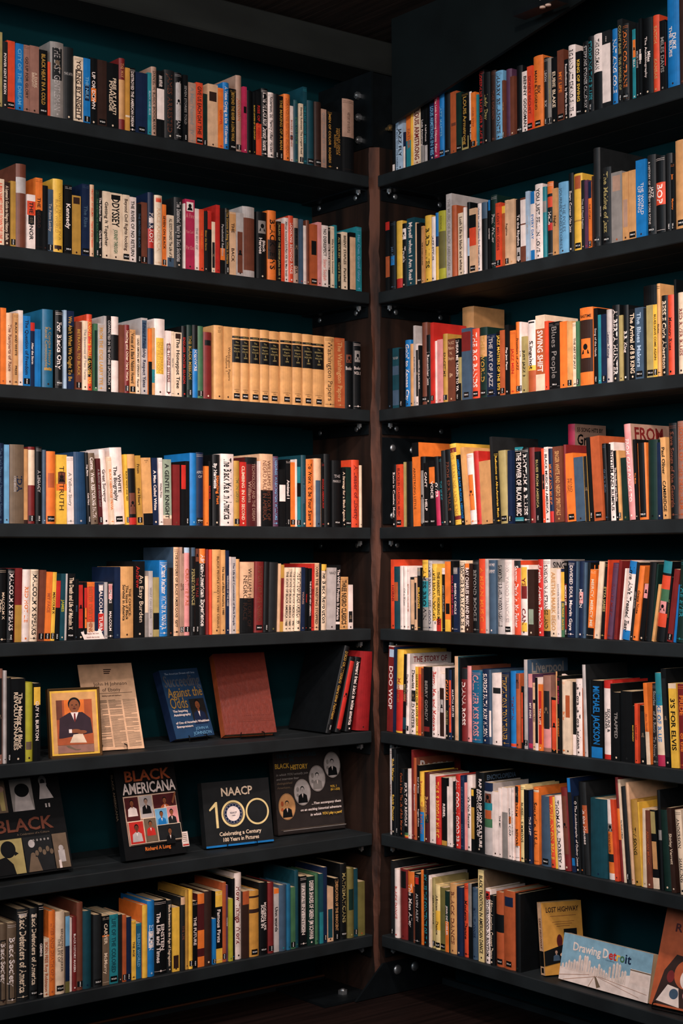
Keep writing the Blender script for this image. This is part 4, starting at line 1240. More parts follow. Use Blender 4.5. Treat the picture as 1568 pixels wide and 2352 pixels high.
    q_ = rnd.random(); lt = M('cr') if b['col'] in ('bk', 'ch', 'nb', 'dg', 'dr', 'mr', 'db', 'dt', 'bd', 'br', 'pu') else M('db')
    if detail and not W and w > .009:
        if not b['s'] and not b['bands']:     # small publisher's device and line of type at the foot
            zc = h*.045; rr = min(w*.16, .003); lay[0] += .0001
            C.face([(rr*math.cos(k*math.pi/4), arc(0)-lay[0], zc+rr*math.sin(k*math.pi/4)) for k in range(8)][::1], tm if q_ < .6 else lt)
        if q_ < .3 and b['text']:             # thin rules across cloth spines
            for f_ in (.03, .05, .955): strip(f_, f_+.0035, -hw*.9, hw*.9, tm)
    S = None
    if b['s'] or W:                            # black call-number label near the foot
        S = MB(); ww = min(hw*.86, .011); hh_ = min(.016, h*.09); zc = h*.07; o = lay[0]+.0006
        for i in range(2):
            xa, xb = -ww+ww*i, -ww+ww*(i+1)
            S.face([(xa, arc(xa)-o, zc-hh_/2), (xb, arc(xb)-o, zc-hh_/2), (xb, arc(xb)-o, zc+hh_/2), (xa, arc(xa)-o, zc+hh_/2)], bsdf('call_number_label', rgb('070809'), .4))
        s_ = ('305.8', '973.04', '920')[int(h*1000) % 3] if b['side'] == 'L' else ('781.6', '784.5', '780.9')[int(h*1000) % 3]
        vs, fs, tw = text2d(s_, 1)
        if w > .022: sx = 1.6*ww/tw; S.raw([((gx-tw/2)*sx, arc((gx-tw/2)*sx)-o-.0002, zc+(gy-.35)*.006) for gx, gy in vs], fs, bsdf('label_print', rgb('D8D2CC'), .6))
        else: sx = hh_*.9/tw; S.raw([(clampi((gy-.35)*.0055, -ww, ww), arc(0)-o-.0002, zc+hh_*.45-gx*sx) for gx, gy in vs], fs, bsdf('label_print', rgb('D8D2CC'), .6))
    return C, P, S
# sizes, leaning and depth of every book
for b in BOOKS:
    dep = .004
    if b['R']: dep = .150
    b['dep'] = dep
    u0, u1 = along(b['side'], b['lev'], b['xl'], dep), along(b['side'], b['lev'], b['xr'], dep)
    if b['side'] == 'R': u0, u1 = -u0, -u1     # distance towards the viewer's right
    b['u0'], b['u1'] = u0, u1
    xm = (b['xl']+b['xr'])/2+b['t']*.5
    h = hgt(b['side'], b['lev'], xm, b['yt'], dep)
    gap = (ZS[b['lev']-1]-ZS[b['lev']]-.046) if b['lev'] > 1 else .36
    b['h'] = clampi(h, .08, gap)
    P = on((b['xl']+b['xr'])/2, 1200, 1 if b['side'] == 'L' else 0, dep)
    mpx = (u1-u0)/max(1e-6, b['xr']-b['xl'])
    b['lean'] = b['t']*mpx/b['h']             # tangent, positive = top to the right
rows = {}
for b in BOOKS: rows.setdefault((b['side'], b['lev']), []).append(b)
for key, row in rows.items():
    fr = sorted([b for b in row if not b['R']], key=lambda q: q['u0'])
    for a, c in zip(fr, fr[1:]):              # tidy overlaps at the foot
        if c['u0'] < a['u1']+.0004:
            m = (c['u0']+a['u1'])/2; a['u1'] = m-.0003; c['u0'] = m+.0003
    for b in fr:
        if b['u1']-b['u0'] < .005: b['u1'] = b['u0']+.005
    for a, c in zip(fr, fr[1:]):
        if c['u0'] < a['u1']: sh = a['u1']-c['u0']+.0003; c['u0'] += sh; c['u1'] = max(c['u1'], c['u0']+.005)
    for a, c in zip(fr, fr[1:]):              # a book can only lean as far as its neighbour lets it
        hm = min(a['h'], c['h']); g = c['u0']-a['u1']
        lim = a['lean']-(g+.006)/hm
        if c['lean'] < lim: c['lean'] = lim
    for a, c in zip(fr[::-1][1:], fr[::-1]):
        hm = min(a['h'], c['h']); g = c['u0']-a['u1']
        lim = c['lean']+(g+.006)/hm
        if a['lean'] > lim: a['lean'] = lim
    backs = [b for b in row if b['R']]
    for i, b in enumerate(fr):
        rn = random.Random(int(b['xl']*13+b['yt']*7)); b['rn'] = rn
        d = clampi(b['h']*rn.uniform(.62, .76), .1, .24)
        for r in backs:
            if b['u0'] < r['u1']+.03 and b['u1'] > r['u0']-.03: d = min(d, .14)
        b['d'] = d; b['dep'] += rn.uniform(0, .007)
    for b in backs: b['rn'] = random.Random(3); b['d'] = .14
    for i, b in enumerate(fr): b['idx'] = i
    for b in backs: b['idx'] = min(range(len(fr)), key=lambda k: abs(fr[k]['u0']-b['u0']))
    rows[key] = fr
for b in BOOKS: b['area'] = (min(b['xr'], 1568)-max(b['xl'], 0))*(b['h']*700)
rank = sorted([b for b in BOOKS if b['xr'] > 2], key=lambda q: -q['area'])
N_IND = 300
for b in BOOKS: b['ind'] = False
for b in rank[:N_IND]: b['ind'] = True
def place(b):
    w = b['u1']-b['u0']; a = math.atan(b['lean']); w *= math.cos(a)*.992
    piv = b['u0'] if a <= 0 else b['u1']; off = w/2 if a <= 0 else -w/2
    Mx = Matrix.Translation((piv, b['dep'], ZS[b['lev']]+.0006)) @ Matrix.Rotation(a, 4, 'Y') @ Matrix.Translation((off, 0, 0))
    if b['side'] == 'R': Mx = Matrix.Rotation(-math.pi/2, 4, 'Z') @ Mx
    return Mx, w
# ---- labels
BAD = set("malcolm x clarke aretha franklin sammy davis jr ray charles james brown bob marley quincy jones michael jackson toya diana ross luther vandross kirk marvin gaye mary wilson martha reeves berry gordy chaka khan einstein edison carver louis armstrong miles duke ella bessie alberta hunter king cole nat joel coltrane john charlie mingus benny goodman sidney bechet bix eubie blake josephine baker harry belafonte lena young whitney cornel west andrew russell simmons thomas dorsey alvin ailey shirley verrett anderson elvis jimi hendrix curtis knight billie holiday tina etta johnson howard fried burton guy stanley robinson dorothy roberts julius smith max brent staples carol stack clark harris robertson ed holden lester calloway count basie george washington williams booker paula giddings ida sister souljah jerri detweiler bill dewitt david foster mark bego temptations tony turner motown powledge clarke roy mcmurry benjamin banneker wells sam daniel h. b. b.b. barry tye larry oliver cambridge elsevier faber rogers leon kennedy belafonte gary armstrong's jim schwab harriette walton minnie helen gene angel bojangles burton slayton rob ella satchmo ellington dizzy monk satch mills truth nathan cleveland beverly maxine minister washington's lightnin hopkins wynton gladys mccall joplin scott handy morton jelly roll lady bird elton paul waller albertson chris harlan r. editor fabrikant geraldine caught hugh shapiro n. parker belafonte's kansas scarlet salk john malcom ll cool coolj cuda ward pharaoh sanders edward yates alice walker douglass frederick frederick's rosa parks naacp black-society upchurch jesse louis' my-man gates g. u. d. a. iv salvador mcphee jack racer seminole marian jones".split())
def safe(t):
    w = [q for q in re.split(r'[\s|]+', t) if q and q.lower().strip("',.:!?&") not in BAD]
    w = [q.strip(',.:') for q in w]
    while w and w[-1].lower() in ('the', 'of', 'and', 'a', 'in', 'to', '&', 'as', 'when', 'is', 'from', 'by', 'with'): w.pop()
    while w and w[0].lower() in ('of', 'and', 'to', '&', 'by', 'from'): w.pop(0)
    s = ' '.join(w[:4])
    while s and s.split()[-1].lower() in ('the', 'of', 'and', 'a', 'in', 'to', '&', 'as', 'when', 'is', 'from', 'by', 'with'): s = ' '.join(s.split()[:-1])
    return s if len(s) >= 4 else ''
for b in BOOKS: b['nm'] = '' if b['W'] else safe(b['text'])
cnt = {}
for b in BOOKS: cnt[b['nm']] = cnt.get(b['nm'], 0)+1
def where(b): return '%s %s shelf' % ((['top']+ORD[1:7]+['lowest'])[b['lev']-1], 'left' if b['side'] == 'L' else 'right')
def spot_(b):
    f = (862-(b['xl']+b['xr'])/2)/862 if b['side'] == 'L' else ((b['xl']+b['xr'])/2-862)/706
    return ' near the post' if f < .3 else ' middle' if f < .68 else ' outer end'
def label(b):
    cv_ = {}
    for k in range(50):
        c_ = b['col']
        for lo_, hi_, cc in b['bands']:
            if lo_ <= (k+.5)/50 <= hi_: c_ = cc
        cv_[c_] = cv_.get(c_, 0)+1
    c = PAL[b['col'] if b['W'] else max(cv_, key=cv_.get)][0]; row = rows[b['side'], b['lev']]; w = b['u1']-b['u0']
    thick = 'thick ' if w > .045 else 'slim ' if w < .017 else ''
    if b['W']: return 'tan cloth volume with black bands, %s of nine from the left, third left shelf' % ORD[b['W']-1]
    if b['R']: return 'tall %s book standing behind the front row, %s' % (c, where(b))
    if b['nm'] and cnt[b['nm']] == 1 and len(b['nm'].split()[-1]) > 1: return '%s%s book lettered %s, %s' % (thick, c, b['nm'], where(b))
    for k in range(1, 14):
        for sg, wd_ in ((-1, 'right'), (1, 'left')):
            j = b['idx']+sg*k
            if 0 <= j < len(row) and row[j]['nm'] and cnt[row[j]['nm']] == 1 and not row[j]['R']:
                p = 'just %s of' % wd_ if k == 1 else '%s %s of' % (ORD[k-1], wd_)
                nm = ' '.join(row[j]['nm'].split()[:3])
                if len(nm) > 3: return '%s%s book %s %s, %s' % (thick, c, p, nm, where(b))
    return '%s%s book, %s from the left end of the %s' % (thick, c, ORD[min(b['idx'], 11)], where(b))
seen = {}
BULK = MB()
for b in BOOKS:
    Mx, w = place(b); C, P, S = book_geom(w, b['h'], b['d'], b, b['rn'])
    if b['ind']:
        r = empty('book'); r.matrix_world = Mx
        lb = label(b)
        if not b['W'] and not b['R']: lb += spot_(b)
        if lb in seen: lb = lb+', copy %d' % seen[lb]
        seen[lb] = seen.get(lb, 0)+1
        tag(r, lb, 'book', 'books on the %s' % where(b))
        cv = C.build('cover', r); P.build('page_block', r)
        if S: S.build('spine_label', cv)['label'] = 'small black call-number label'
    else:
        BULK.add(C, Mx); BULK.add(P, Mx)
        if S: BULK.add(S, Mx)
tag(BULK.build('book_rows'), 'the slimmer books filling the rows between the larger ones on all the shelves', 'books', 'slimmer books in the rows', 'stuff')
# ------------------------------------------------------------------ things shown face-out
class Art:
    """flat print on the front of something w x h; (u, v) run right and up in fractions; each layer lies a hair above the last"""
    def __init__(s, mb, w, h, y=0.0): s.mb, s.w, s.h, s.y = mb, w, h, y-.0003
    def P(s, u, v): return ((u)*s.w, s.y, v*s.h)
    def poly(s, pts, m): s.y -= .00012; s.mb.face([s.P(*p) for p in pts], m if not isinstance(m, str) else M(m))
    def rect(s, u0, v0, u1, v1, m): s.poly([(u0, v0), (u1, v0), (u1, v1), (u0, v1)], m)
    def oval(s, u, v, ru, rv, m, n=28): s.poly([(u+ru*math.cos(2*math.pi*k/n), v+rv*math.sin(2*math.pi*k/n)) for k in range(n)], m)
    def ring(s, u, v, ru, rv, k, m, n=36):
        s.y -= .00012; mm = M(m) if isinstance(m, str) else m
        for i in range(n):
            a, b = 2*math.pi*i/n, 2*math.pi*(i+1)/n
            s.mb.face([s.P(u+ru*k*math.cos(a), v+rv*k*math.sin(a)), s.P(u+ru*k*math.cos(b), v+rv*k*math.sin(b)), s.P(u+ru*math.cos(b), v+rv*math.sin(b)), s.P(u+ru*math.cos(a), v+rv*math.sin(a))][::-1], mm)
    def text(s, t, u0, u1, v, hv, m, bold=0, al='c', shear=0):
        vs, fs, tw = text2d(t, bold, shear); W = (u1-u0)*s.w; sy = hv*s.h/.7; sx = min(W/tw, sy*1.15)
        x0 = u0*s.w+((W-tw*sx)/2 if al == 'c' else 0 if al == 'l' else W-tw*sx); s.y -= .00012
        s.mb.raw([(x0+a*sx, s.y, v*s.h+b*sy) for a, b in vs], fs, M(m))
    def person(s, u, v, k, skin, top, hair='bk', shirt=None, asp=None):
        a = (asp or s.w/s.h)            # ru = k*... keeps the head round
        ru, rv = k*.16, k*.2*a
        s.poly([(u-k*.42, v-k*.95*a), (u+k*.42, v-k*.95*a), (u+k*.36, v-k*.42*a), (u+k*.12, v-k*.27*a), (u-k*.12, v-k*.27*a), (u-k*.36, v-k*.42*a)], top)
        if shirt: s.poly([(u-k*.07, v-k*.28*a), (u+k*.07, v-k*.28*a), (u, v-k*.6*a)], shirt)
        s.rect(u-k*.06, v-k*.33*a, u+k*.06, v-k*.1*a, skin)
        s.oval(u, v+rv*.25, ru*1.1, rv*1.1, hair); s.oval(u, v-rv*.06, ru*.92, rv*.95, skin)
        for q in (-1, 1): s.oval(u+q*ru*.38, v+rv*.1, ru*.14, rv*.07, hair, 8)
        s.poly([(u-ru*.12, v-rv*.25), (u+ru*.12, v-rv*.25), (u, v+rv*.05)], hair if skin != 'skin' else 'br'); s.rect(u-ru*.3, v-rv*.52, u+ru*.3, v-rv*.45, hair)
def frame_of(BL, BR, TL, lift):
    BL, BR, TL = Vector(BL), Vector(BR), Vector(TL); X = (BR-BL); X.z = 0; w = X.length; X.normalize()
    U = TL-BL; U -= X*U.dot(X); h = U.length; U.normalize(); Y = U.cross(X)   # Y points into the shelf
    s = max(0, -Y.z)
    Mx = Matrix(((X.x, Y.x, U.x, BL.x), (X.y, Y.y, U.y, BL.y), (X.z, Y.z, U.z, BL.z+FZ+lift*s+.0012), (0, 0, 0, 1)))
    return Mx, w, h
def shown(name, label, cat, BL, BR, TL, thick, col, hard=True, group=None, parts=True):
    Mx, w, h = frame_of(BL, BR, TL, thick); r = empty(name); r.matrix_world = Mx; tag(r, label, cat, group)
    C = MB(); t = .0028 if hard else .0008
    m = M(col)
    C.box((0, 0, 0), (w, t, h), m); C.box((0, thick-t, 0), (w, thick, h), m); C.box((-.0, t, 0), (t, thick-t, h), m)
    P = MB(); g = .003 if hard else .0005
    P.box((t+.0002, t+.0002, g), (w-g-.001, thick-t-.0002, h-g), pages())
    A = Art(C, w, h); return r, C, P, A, w, h
def easel(label, Mx, w, at=(.3, .7)):
    t = empty('book_easel'); t.matrix_world = Matrix.Translation(Mx.translation) @ Matrix.Rotation(math.atan2(Mx[1][0], Mx[0][0]), 4, 'Z'); tag(t, label, 'easel', 'wire book easels')
    z0 = -(Mx.translation.z-min(ZS, key=lambda q: abs(q-Mx.translation.z)))+.0028
    U = Vector((Mx[0][2], Mx[1][2], Mx[2][2])); tn = math.hypot(U.x, U.y)/U.z
    x0, x1 = w*at[0], w*at[1]; q = MB(); R = .0018
    q.tube([(x0, -.004, z0+.016), (x0-.004, -.012, z0+.014), (x0-.006, -.013, z0), (x1+.006, -.013, z0), (x1+.004, -.012, z0+.014), (x1, -.004, z0+.016)], R, WIRE); q.build('front_lip', t)
    return t
z6, z7, z8 = -.5594, -.8909, -1.2172
# printed page on a wire easel
r, C, P, A, w, h = shown('printed_page', 'tall printed magazine page standing upright behind the framed portrait, sixth left shelf', 'page', (-1.012, .086, z6), (-.842, .062, z6), (-.99, .185, z6+.247), .002, 'bg', False)
for k in range(3): A.rect(.455, .925-.022*k, .6-.02*k, .936-.022*k, 'db')
A.text('John H Johnson', .24, .86, .745, .04, 'db', 0); A.text('of Ebony', .38, .72, .675, .04, 'db', 0)
A.rect(.15, .652, .93, .656, 'db'); A.text('Getting a goal and reaching it', .36, .72, .618, .014, 'db', 1)
rl = random.Random(5)
for c in range(3):
    v = .57
    while v > .03:
        if rl.random() > .05: A.rect(.2+.265*c, v, .2+.265*c+(.235 if rl.random() > .12 else .13), v+.0055, 'gs')
        A.y += .00012; v -= .0125
C.build('sheet', r); MXP = r.matrix_world.copy()
easel('black wire easel lip under the tall printed page', MXP, w, (.22, .62))
# framed portrait
r, C, P, A, w, h = shown('picture_frame', 'gold-matted framed colour portrait of a man in a dark suit, sixth left shelf', 'picture frame', (-1.167, .030, z6), (-1.02, .006, z6), (-1.163, .058, z6+.188), .012, 'gs')
A.rect(0, 0, 1, 1, bsdf('frame_metal', rgb('7A5A3A'), .3, .8)); A.rect(.025, .02, .975, .98, 'yl'); A.rect(.06, .05, .94, .95, 'ap')
A.rect(.14, .17, .86, .84, 'ru'); A.rect(.3, .4, .7, .84, 'or'); A.rect(.14, .55, .26, .84, 'br')
A.poly([(.17, .27), (.86, .27), (.82, .55), (.66, .65), (.4, .65), (.2, .57)], 'su')
A.rect(.44, .62, .56, .74, 'skin'); A.oval(.5, .775, .125, .1, 'bk'); A.oval(.5, .745, .105, .1, 'skin')
for s in (-1, 1): A.oval(.5+.042*s, .76, .016, .008, 'bk', 8)
A.oval(.5, .705, .035, .008, 'mr', 10); A.oval(.5, .733, .014, .016, 'br', 8)
A.poly([(.42, .65), (.58, .65), (.5, .5)], 'wh'); A.poly([(.485, .635), (.515, .635), (.52, .54), (.5, .5), (.48, .54)], 'dr')
A.poly([(.14, .17), (.86, .17), (.86, .33), (.14, .26)], 'ru'); A.poly([(.38, .2), (.72, .19), (.64, .33), (.46, .32)], 'cr')
A.oval(.5, .37, .11, .03, 'skin', 14); A.oval(.63, .35, .1, .028, 'skin', 14); A.rect(.37, .345, .43, .4, 'wh')
A.rect(.14, .05, .86, .165, 'rb'); A.poly([(.3, .16), (.36, .16), (.5, .1), (.6, .1), (.58, .085), (.48, .085), (.33, .13)], 'gs')
C.build('mounted_print', r)
F = MB(); gm = bsdf('frame_metal', rgb('7A5A3A'), .3, .8); e = .0035
for a, b in (((-e, -.004, -e), (0, .013, h+e)), ((w, -.004, -e), (w+e, .013, h+e)), ((-e, -.004, h), (w+e, .013, h+e)), ((-e, -.004, -e), (w+e, .013, 0))): F.box(a, b, gm)
F.build('frame', r)
# Succeeding Against the Odds
r, C, P, A, w, h = shown('book', 'dark blue book with large gold lettering Succeeding Against the Odds, shown face-out', 'book', (-.694, .120, z6), (-.535, .150, z6), (-.711, .197, z6+.206), .03, 'nb')
C.mats[0] = M('nb'); A.rect(0, 0, 1, 1, 'bd'); A.text("The American Dream still lives", .06, .95, .925, .028, 'pb'); A.text('Succeeding', .04, .97, .745, .17, 'gs', 0); A.text('Succeeding', .05, .98, .75, .165, 'sl', 0)
A.text('Against the', .06, .96, .59, .14, 'gs', 0); A.text('Against the', .07, .97, .595, .135, 'mu', 0); A.text('Odds', .06, .52, .43, .16, 'mu', 0)
A.rect(.56, .24, .95, .55, 'ch'); A.person(.75, .46, .4, 'skin', 'nb', 'bk', 'wh')
for k, s in enumerate(('The Inspiring', 'Autobiography', "of One of America's Wealthiest", 'Entrepreneurs')): A.text(s, .08, (.52, .54, .95, .5)[k], .375-.055*k-(.06 if k > 1 else 0), .032, 'wh', 1, 'l')
A.text('JOHN H', .5, .92, .1, .04, 'sb'); A.text('JOHNSON', .45, .95, .03, .045, 'sb')
C.build('cover', r); P.build('page_block', r); easel('black wire easel under the dark blue gold-lettered book', r.matrix_world.copy(), w)
# red leather book
r, C, P, A, w, h = shown('book', 'large reddish-brown leather-bound book with embossed border, shown face-out', 'book', (-.525, .105, z6), (-.352, .070, z6), (-.49, .198, z6+.247), .035, 'ru')
lm = bsdf('red_brown_leather', rgb('6E281A'), .5, 0, .4, .2, 80, .4); em = bsdf('leather_embossing', rgb('6A2A1C'), .55)
A.rect(0, 0, 1, 1, lm)
for q in (.25, .265, .28, .3): A.rect(q, .2-(q-.25)*1, q+.005, .9, em); A.rect(q, .2-(q-.25), .97, .206-(q-.25), em)
A.rect(.02, .86, .25, .865, em); A.rect(.02, .885, .25, .89, em)
for k in range(14):
    u = .36+.042*k; A.rect(u, .24+.03*(k % 3), u+.006, .40-.03*(k % 2), em); A.rect(u+.012, .22, u+.026, .232, em); A.y += .00024
C.build('cover', r); P.build('page_block', r); easel('black wire easel under the red-brown leather book', r.matrix_world.copy(), w)
# BLACK photo book
r, C, P, A, w, h = shown('book', 'wide black photograph book lettered BLACK with silvery pictures, seventh left shelf', 'book', (-1.341, .045, z7), (-1.087, .048, z7), (-1.342, .14, z7+.264), .03, 'bk')
A.rect(.02, .64, .32, .97, 'gs'); A.rect(.38, .64, .65, .97, 'gy'); A.poly([(.4, .64), (.64, .64), (.6, .84), (.5, .88), (.44, .84)], 'lg'); A.oval(.52, .85, .09, .07, 'bk')
A.rect(.66, .64, .95, .97, 'bk'); A.oval(.79, .93, .05, .05, 'gy'); A.oval(.79, .91, .03, .035, 'ch'); A.poly([(.72, .74), (.9, .74), (.83, .87), (.84, .9), (.75, .9), (.75, .87)], 'lg'); A.rect(.78, .65, .8, .69, 'lg'); A.rect(.82, .65, .84, .69, 'lg')
for u in (.14, .24): A.poly([(u, .66), (u+.05, .66), (u+.05, .86), (u-.02, .86)], 'kh'); A.oval(u+.02, .88, .04, .03, 'lb')
A.text('BLACK', .06, .9, .44, .125, 'br', 1); A.text('A Celebration of a Culture', .35, .8, .395, .02, 'gs')
A.rect(.04, .02, .42, .37, 'kh'); A.oval(.24, .27, .09, .085, 'bk'); A.poly([(.06, .02), (.3, .02), (.28, .12), (.2, .2), (.1, .18)], 'bk'); A.poly([(.3, .26), (.36, .22), (.31, .2)], 'bk')
A.rect(.43, .02, .78, .37, 'ch'); A.poly([(.45, .02), (.62, .02), (.58, .16), (.5, .18)], 'gs'); A.oval(.53, .3, .04, .04, 'lg'); A.oval(.53, .18, .03, .03, 'gs')
for k in range(5): A.oval(.58+.045*k, .2+.03*(k % 2), .022, .028, 'gs'); A.oval(.56+.045*k, .33, .012, .012, 'gy')
A.rect(.79, .02, .97, .37, 'gs'); A.rect(.84, .08, .92, .2, 'lg'); A.oval(.88, .22, .03, .03, 'lg'); A.rect(.83, .02, .86, .1, 'wh')
C.build('cover', r); P.build('page_block', r)
# cream booklet at the left edge
r, C, P, A, w, h = shown('booklet', 'cream booklet standing in front of the wide black photograph book', 'booklet', (-1.425, -.0, z7), (-1.362, -.0, z7), (-1.44, .012, z7+.12), .006, 'cr', False)
C.build('cover', r); P.build('page_block', r)
# Black Americana
r, C, P, A, w, h = shown('book', 'glossy black book lettered BLACK AMERICANA above a collage of portraits', 'book', (-.908, .058, z7), (-.695, .062, z7), (-.911, .130, z7+.266), .028, 'bk')
A.text('BLACK', .1, .95, .83, .115, 'ru', 1); A.text('AMERICANA', .1, .97, .695, .115, 'wh', 1)
A.rect(.085, .145, .95, .675, 'lb')
T = [(.095, .4, .33, .667, 'mr', 'wh', 'skin'), (.33, .42, .55, .667, 'lg', 'bk', 'lb'), (.55, .49, .94, .667, 'mr', 'ru', 'skin'), (.72, .33, .94, .52, 'pk', 'ch', 'skin'), (.55, .3, .76, .51, 'sb', 'bl', 'skin'), (.095, .155, .34, .4, 'rd', 'lg', 'br'), (.34, .155, .55, .42, 'gs', 'rd', 'skin'), (.55, .155, .94, .33, 'ch', 'bk', 'skin')]
for a, b, c, d, bgc, top, sk in T:
    A.rect(a, b, c, d, 'cr'); g = .006; A.rect(a+g, b+g, c-g, d-g, bgc)
    kk = min((c-a)*.95, (d-b)*1.15/(w/h))*.95; A.person((a+c)/2, d-g-kk*.27*(w/h)-.02, kk*.9 if (c-a) < .3 else kk*.75, sk, top, 'bk' if sk != 'lb' else 'ch', 'wh')
A.poly([(.84, .56), (.9, .66), (.93, .665), (.9, .6), (.86, .54)], 'skin')
A.text('Richard A Long', .3, .72, .075, .038, 'or', 1)
vs, fs, tw = text2d('BLACK AMERICANA', 1); sx = .5*h/tw; C.raw([(-.0004, .014-(b-.35)*.016, h*.93-a*sx) for a, b in vs], fs, M('gs'))
cv = C.build('cover', r); P.build('page_block', r)
mb = MB(); mb.box((w-.012, -.003, .018), (w+.012, -.0022, .062), M('lt')); A2 = Art(mb, w, h, -.003); A2.rect(.95, .075, 1.05, .09, 'rd')
for k in range(5): A2.rect(.96, .12+.02*k, 1.03, .124+.02*k, 'gs')
mb.build('price_label', cv)['label'] = 'white and red price label at the lower right corner'
# NAACP 100
r, C, P, A, w, h = shown('book', 'square dark book lettered NAACP 100 Celebrating a Century, shown face-out', 'book', (-.608, .085, z7), (-.372, .060, z7), (-.604, .120, z7+.196), .028, 'ch')
A.rect(0, 0, 1, 1, 'ch'); A.rect(0, 0, 1, .03, 'bl')
A.text('NAACP', .27, .74, .77, .125, 'cr', 1)
A.poly([(.17, .29), (.205, .29), (.205, .69), (.18, .69), (.08, .58), (.09, .555), (.17, .62)], 'yc'); A.ring(.43, .49, .175, .205, .84, 'yc'); A.ring(.79, .49, .175, .205, .86, 'yc')
A.oval(.43, .49, .135, .158, 'wh'); A.ring(.43, .49, .132, .155, .74, 'nb'); A.text('NAACP', .38, .48, .49, .028, 'nb', 1); A.text('1909', .4, .46, .45, .02, 'nb', 1)
for k in range(16): A.oval(.43+.114*math.cos(k*math.pi/8), .49+.134*math.sin(k*math.pi/8), .006, .008, 'lg', 6); A.y += .0001
A.text('Celebrating a Century', .2, .82, .165, .058, 'cr', 1); A.text('100 Years in Pictures', .24, .78, .075, .058, 'cr', 1)
C.build('cover', r); P.build('page_block', r); easel('black wire easel under the square NAACP book', r.matrix_world.copy(), w)
# Black History boxed record
r, C, P, A, w, h = shown('boxed_record', 'flat dark box lettered BLACK HISTORY with four oval portraits beside the post', 'box', (-.300, .135, z7), (-.040, .115, z7), (-.3, .172, z7+.262), .025, 'ch')
bm = bsdf('box_card', rgb('2B2523'), .5, 0, .3, .2, 30); C.mats[0] = bm; P = MB(); C.box((w-.003, 0, 0), (w, .025, h), bm); C.box((0, 0, h-.003), (w, .025, h), bm); C.box((0, 0, 0), (w, .025, .003), bm)
A.text('TRUE ADVENTURES', .05, .64, .925, .045, 'dt', 1); A.text('IN', .24, .3, .875, .04, 'dt', 1)
A.text('BLACK', .02, .23, .8, .058, 'yl', 1); A.text('HISTORY', .245, .5, .775, .058, 'yl', 1)
for k, s in enumerate(('in which YOU actually join', 'and interview four', 'distinguished', 'Americans...')): A.text(s, .03, .5, .71-.052*k, .026, 'gy' if k < 2 else 'gs', 1, 'l', .2)
for u, v, c, tp in ((.155, .335, 'tn', 'bk'), (.39, .49, 'lg', 'bk'), (.62, .64, 'lg', 'gy'), (.855, .79, 'lg', 'bk')):
    A.oval(u, v, .123, .16, c); A.ring(u, v, .119, .155, .97, 'gs'); A.person(u, v+.03, .17, c, tp, 'ch', 'wh')
    A.oval(u-.07, v+.04, .02, .03, 'gy' if c == 'lg' else 'ru'); A.oval(u-.075, v-.03, .018, .02, 'gy' if c == 'lg' else 'ru')
A.text('VOL 1', .8, .9, .515, .028, 'yl', 1, 'l'); A.text('(BH 1-2525)', .8, .94, .478, .026, 'yl', 1, 'l')
A.text('...Then accompany them', .5, .94, .33, .03, 'wh', 1, 'r', .2); A.text('on an exciting historical adventure', .33, .94, .262, .03, 'wh', 1, 'r', .2)
A.text('in which', .47, .63, .195, .03, 'wh', 1, 'r', .2); A.text('YOU play a part!', .645, .94, .195, .03, 'yl', 1, 'l', .2)
A.rect(.03, .06, .97, .063, 'gs'); A.rect(.06, .045, .99, .052, 'gy')
C.build('printed_lid', r)
# Lost Highway
r, C, P, A, w, h = shown('book', 'amber paperback lettered LOST HIGHWAY turned to show front and spine, lowest right shelf', 'book', (.030, -.727, z8), (.150, -.772, z8), (.032, -.70, z8+.205), .028, 'go', False)
C.mats[0] = M('go')
A.rect(0, 0, 1, 1, 'go'); A.text('LOST HIGHWAY', .1, .92, .86, .07, 'db', 1); A.rect(.2, .8, .85, .806, 'br')
for k in range(3): A.rect(.25+.05*k, .72-.03*k, .8-.06*k, .725-.03*k, 'br')
A.rect(.52, .38, .85, .62, 'bk'); A.person(.7, .53, .2, 'bg', 'gs', 'db'); A.oval(.4, .46, .07, .09, 'mr'); A.poly([(.38, .2), (.62, .42), (.5, .44), (.36, .3)], 'db')
A.poly([(0, .13), (.62, .19), (.58, .42), (0, .33)], 'bk'); A.person(.3, .31, .2, 'lb', 'sl', 'db'); A.oval(.47, .27, .08, .03, 'bg', 12)
A.text('musicians', .55, .9, .06, .02, 'br')
Sp = [(0, .333, .975), (.333, 1, 0)]
vs, fs, tw = text2d('LOST HIGHWAY', 1); sx = .42*h/tw
C.face([(-.0004, .0, 0), (-.0004, .028, 0), (-.0004, .028, h), (-.0004, 0, h)][::-1], M('bg'))
C.raw([(-.0008, .014-(b-.35)*.017, h*.78-a*sx) for a, b in vs], fs, M('br'))
C.face([(-.0008, .001, h*.12), (-.0008, .027, h*.12), (-.0008, .027, h*.33), (-.0008, .001, h*.33)][::-1], M('bk')); C.face([(-.0009, .006, h*.03), (-.0009, .022, h*.03), (-.0009, .022, h*.1), (-.0009, .006, h*.1)][::-1], M('bk'))
C.build('cover', r); P.build('page_block', r)
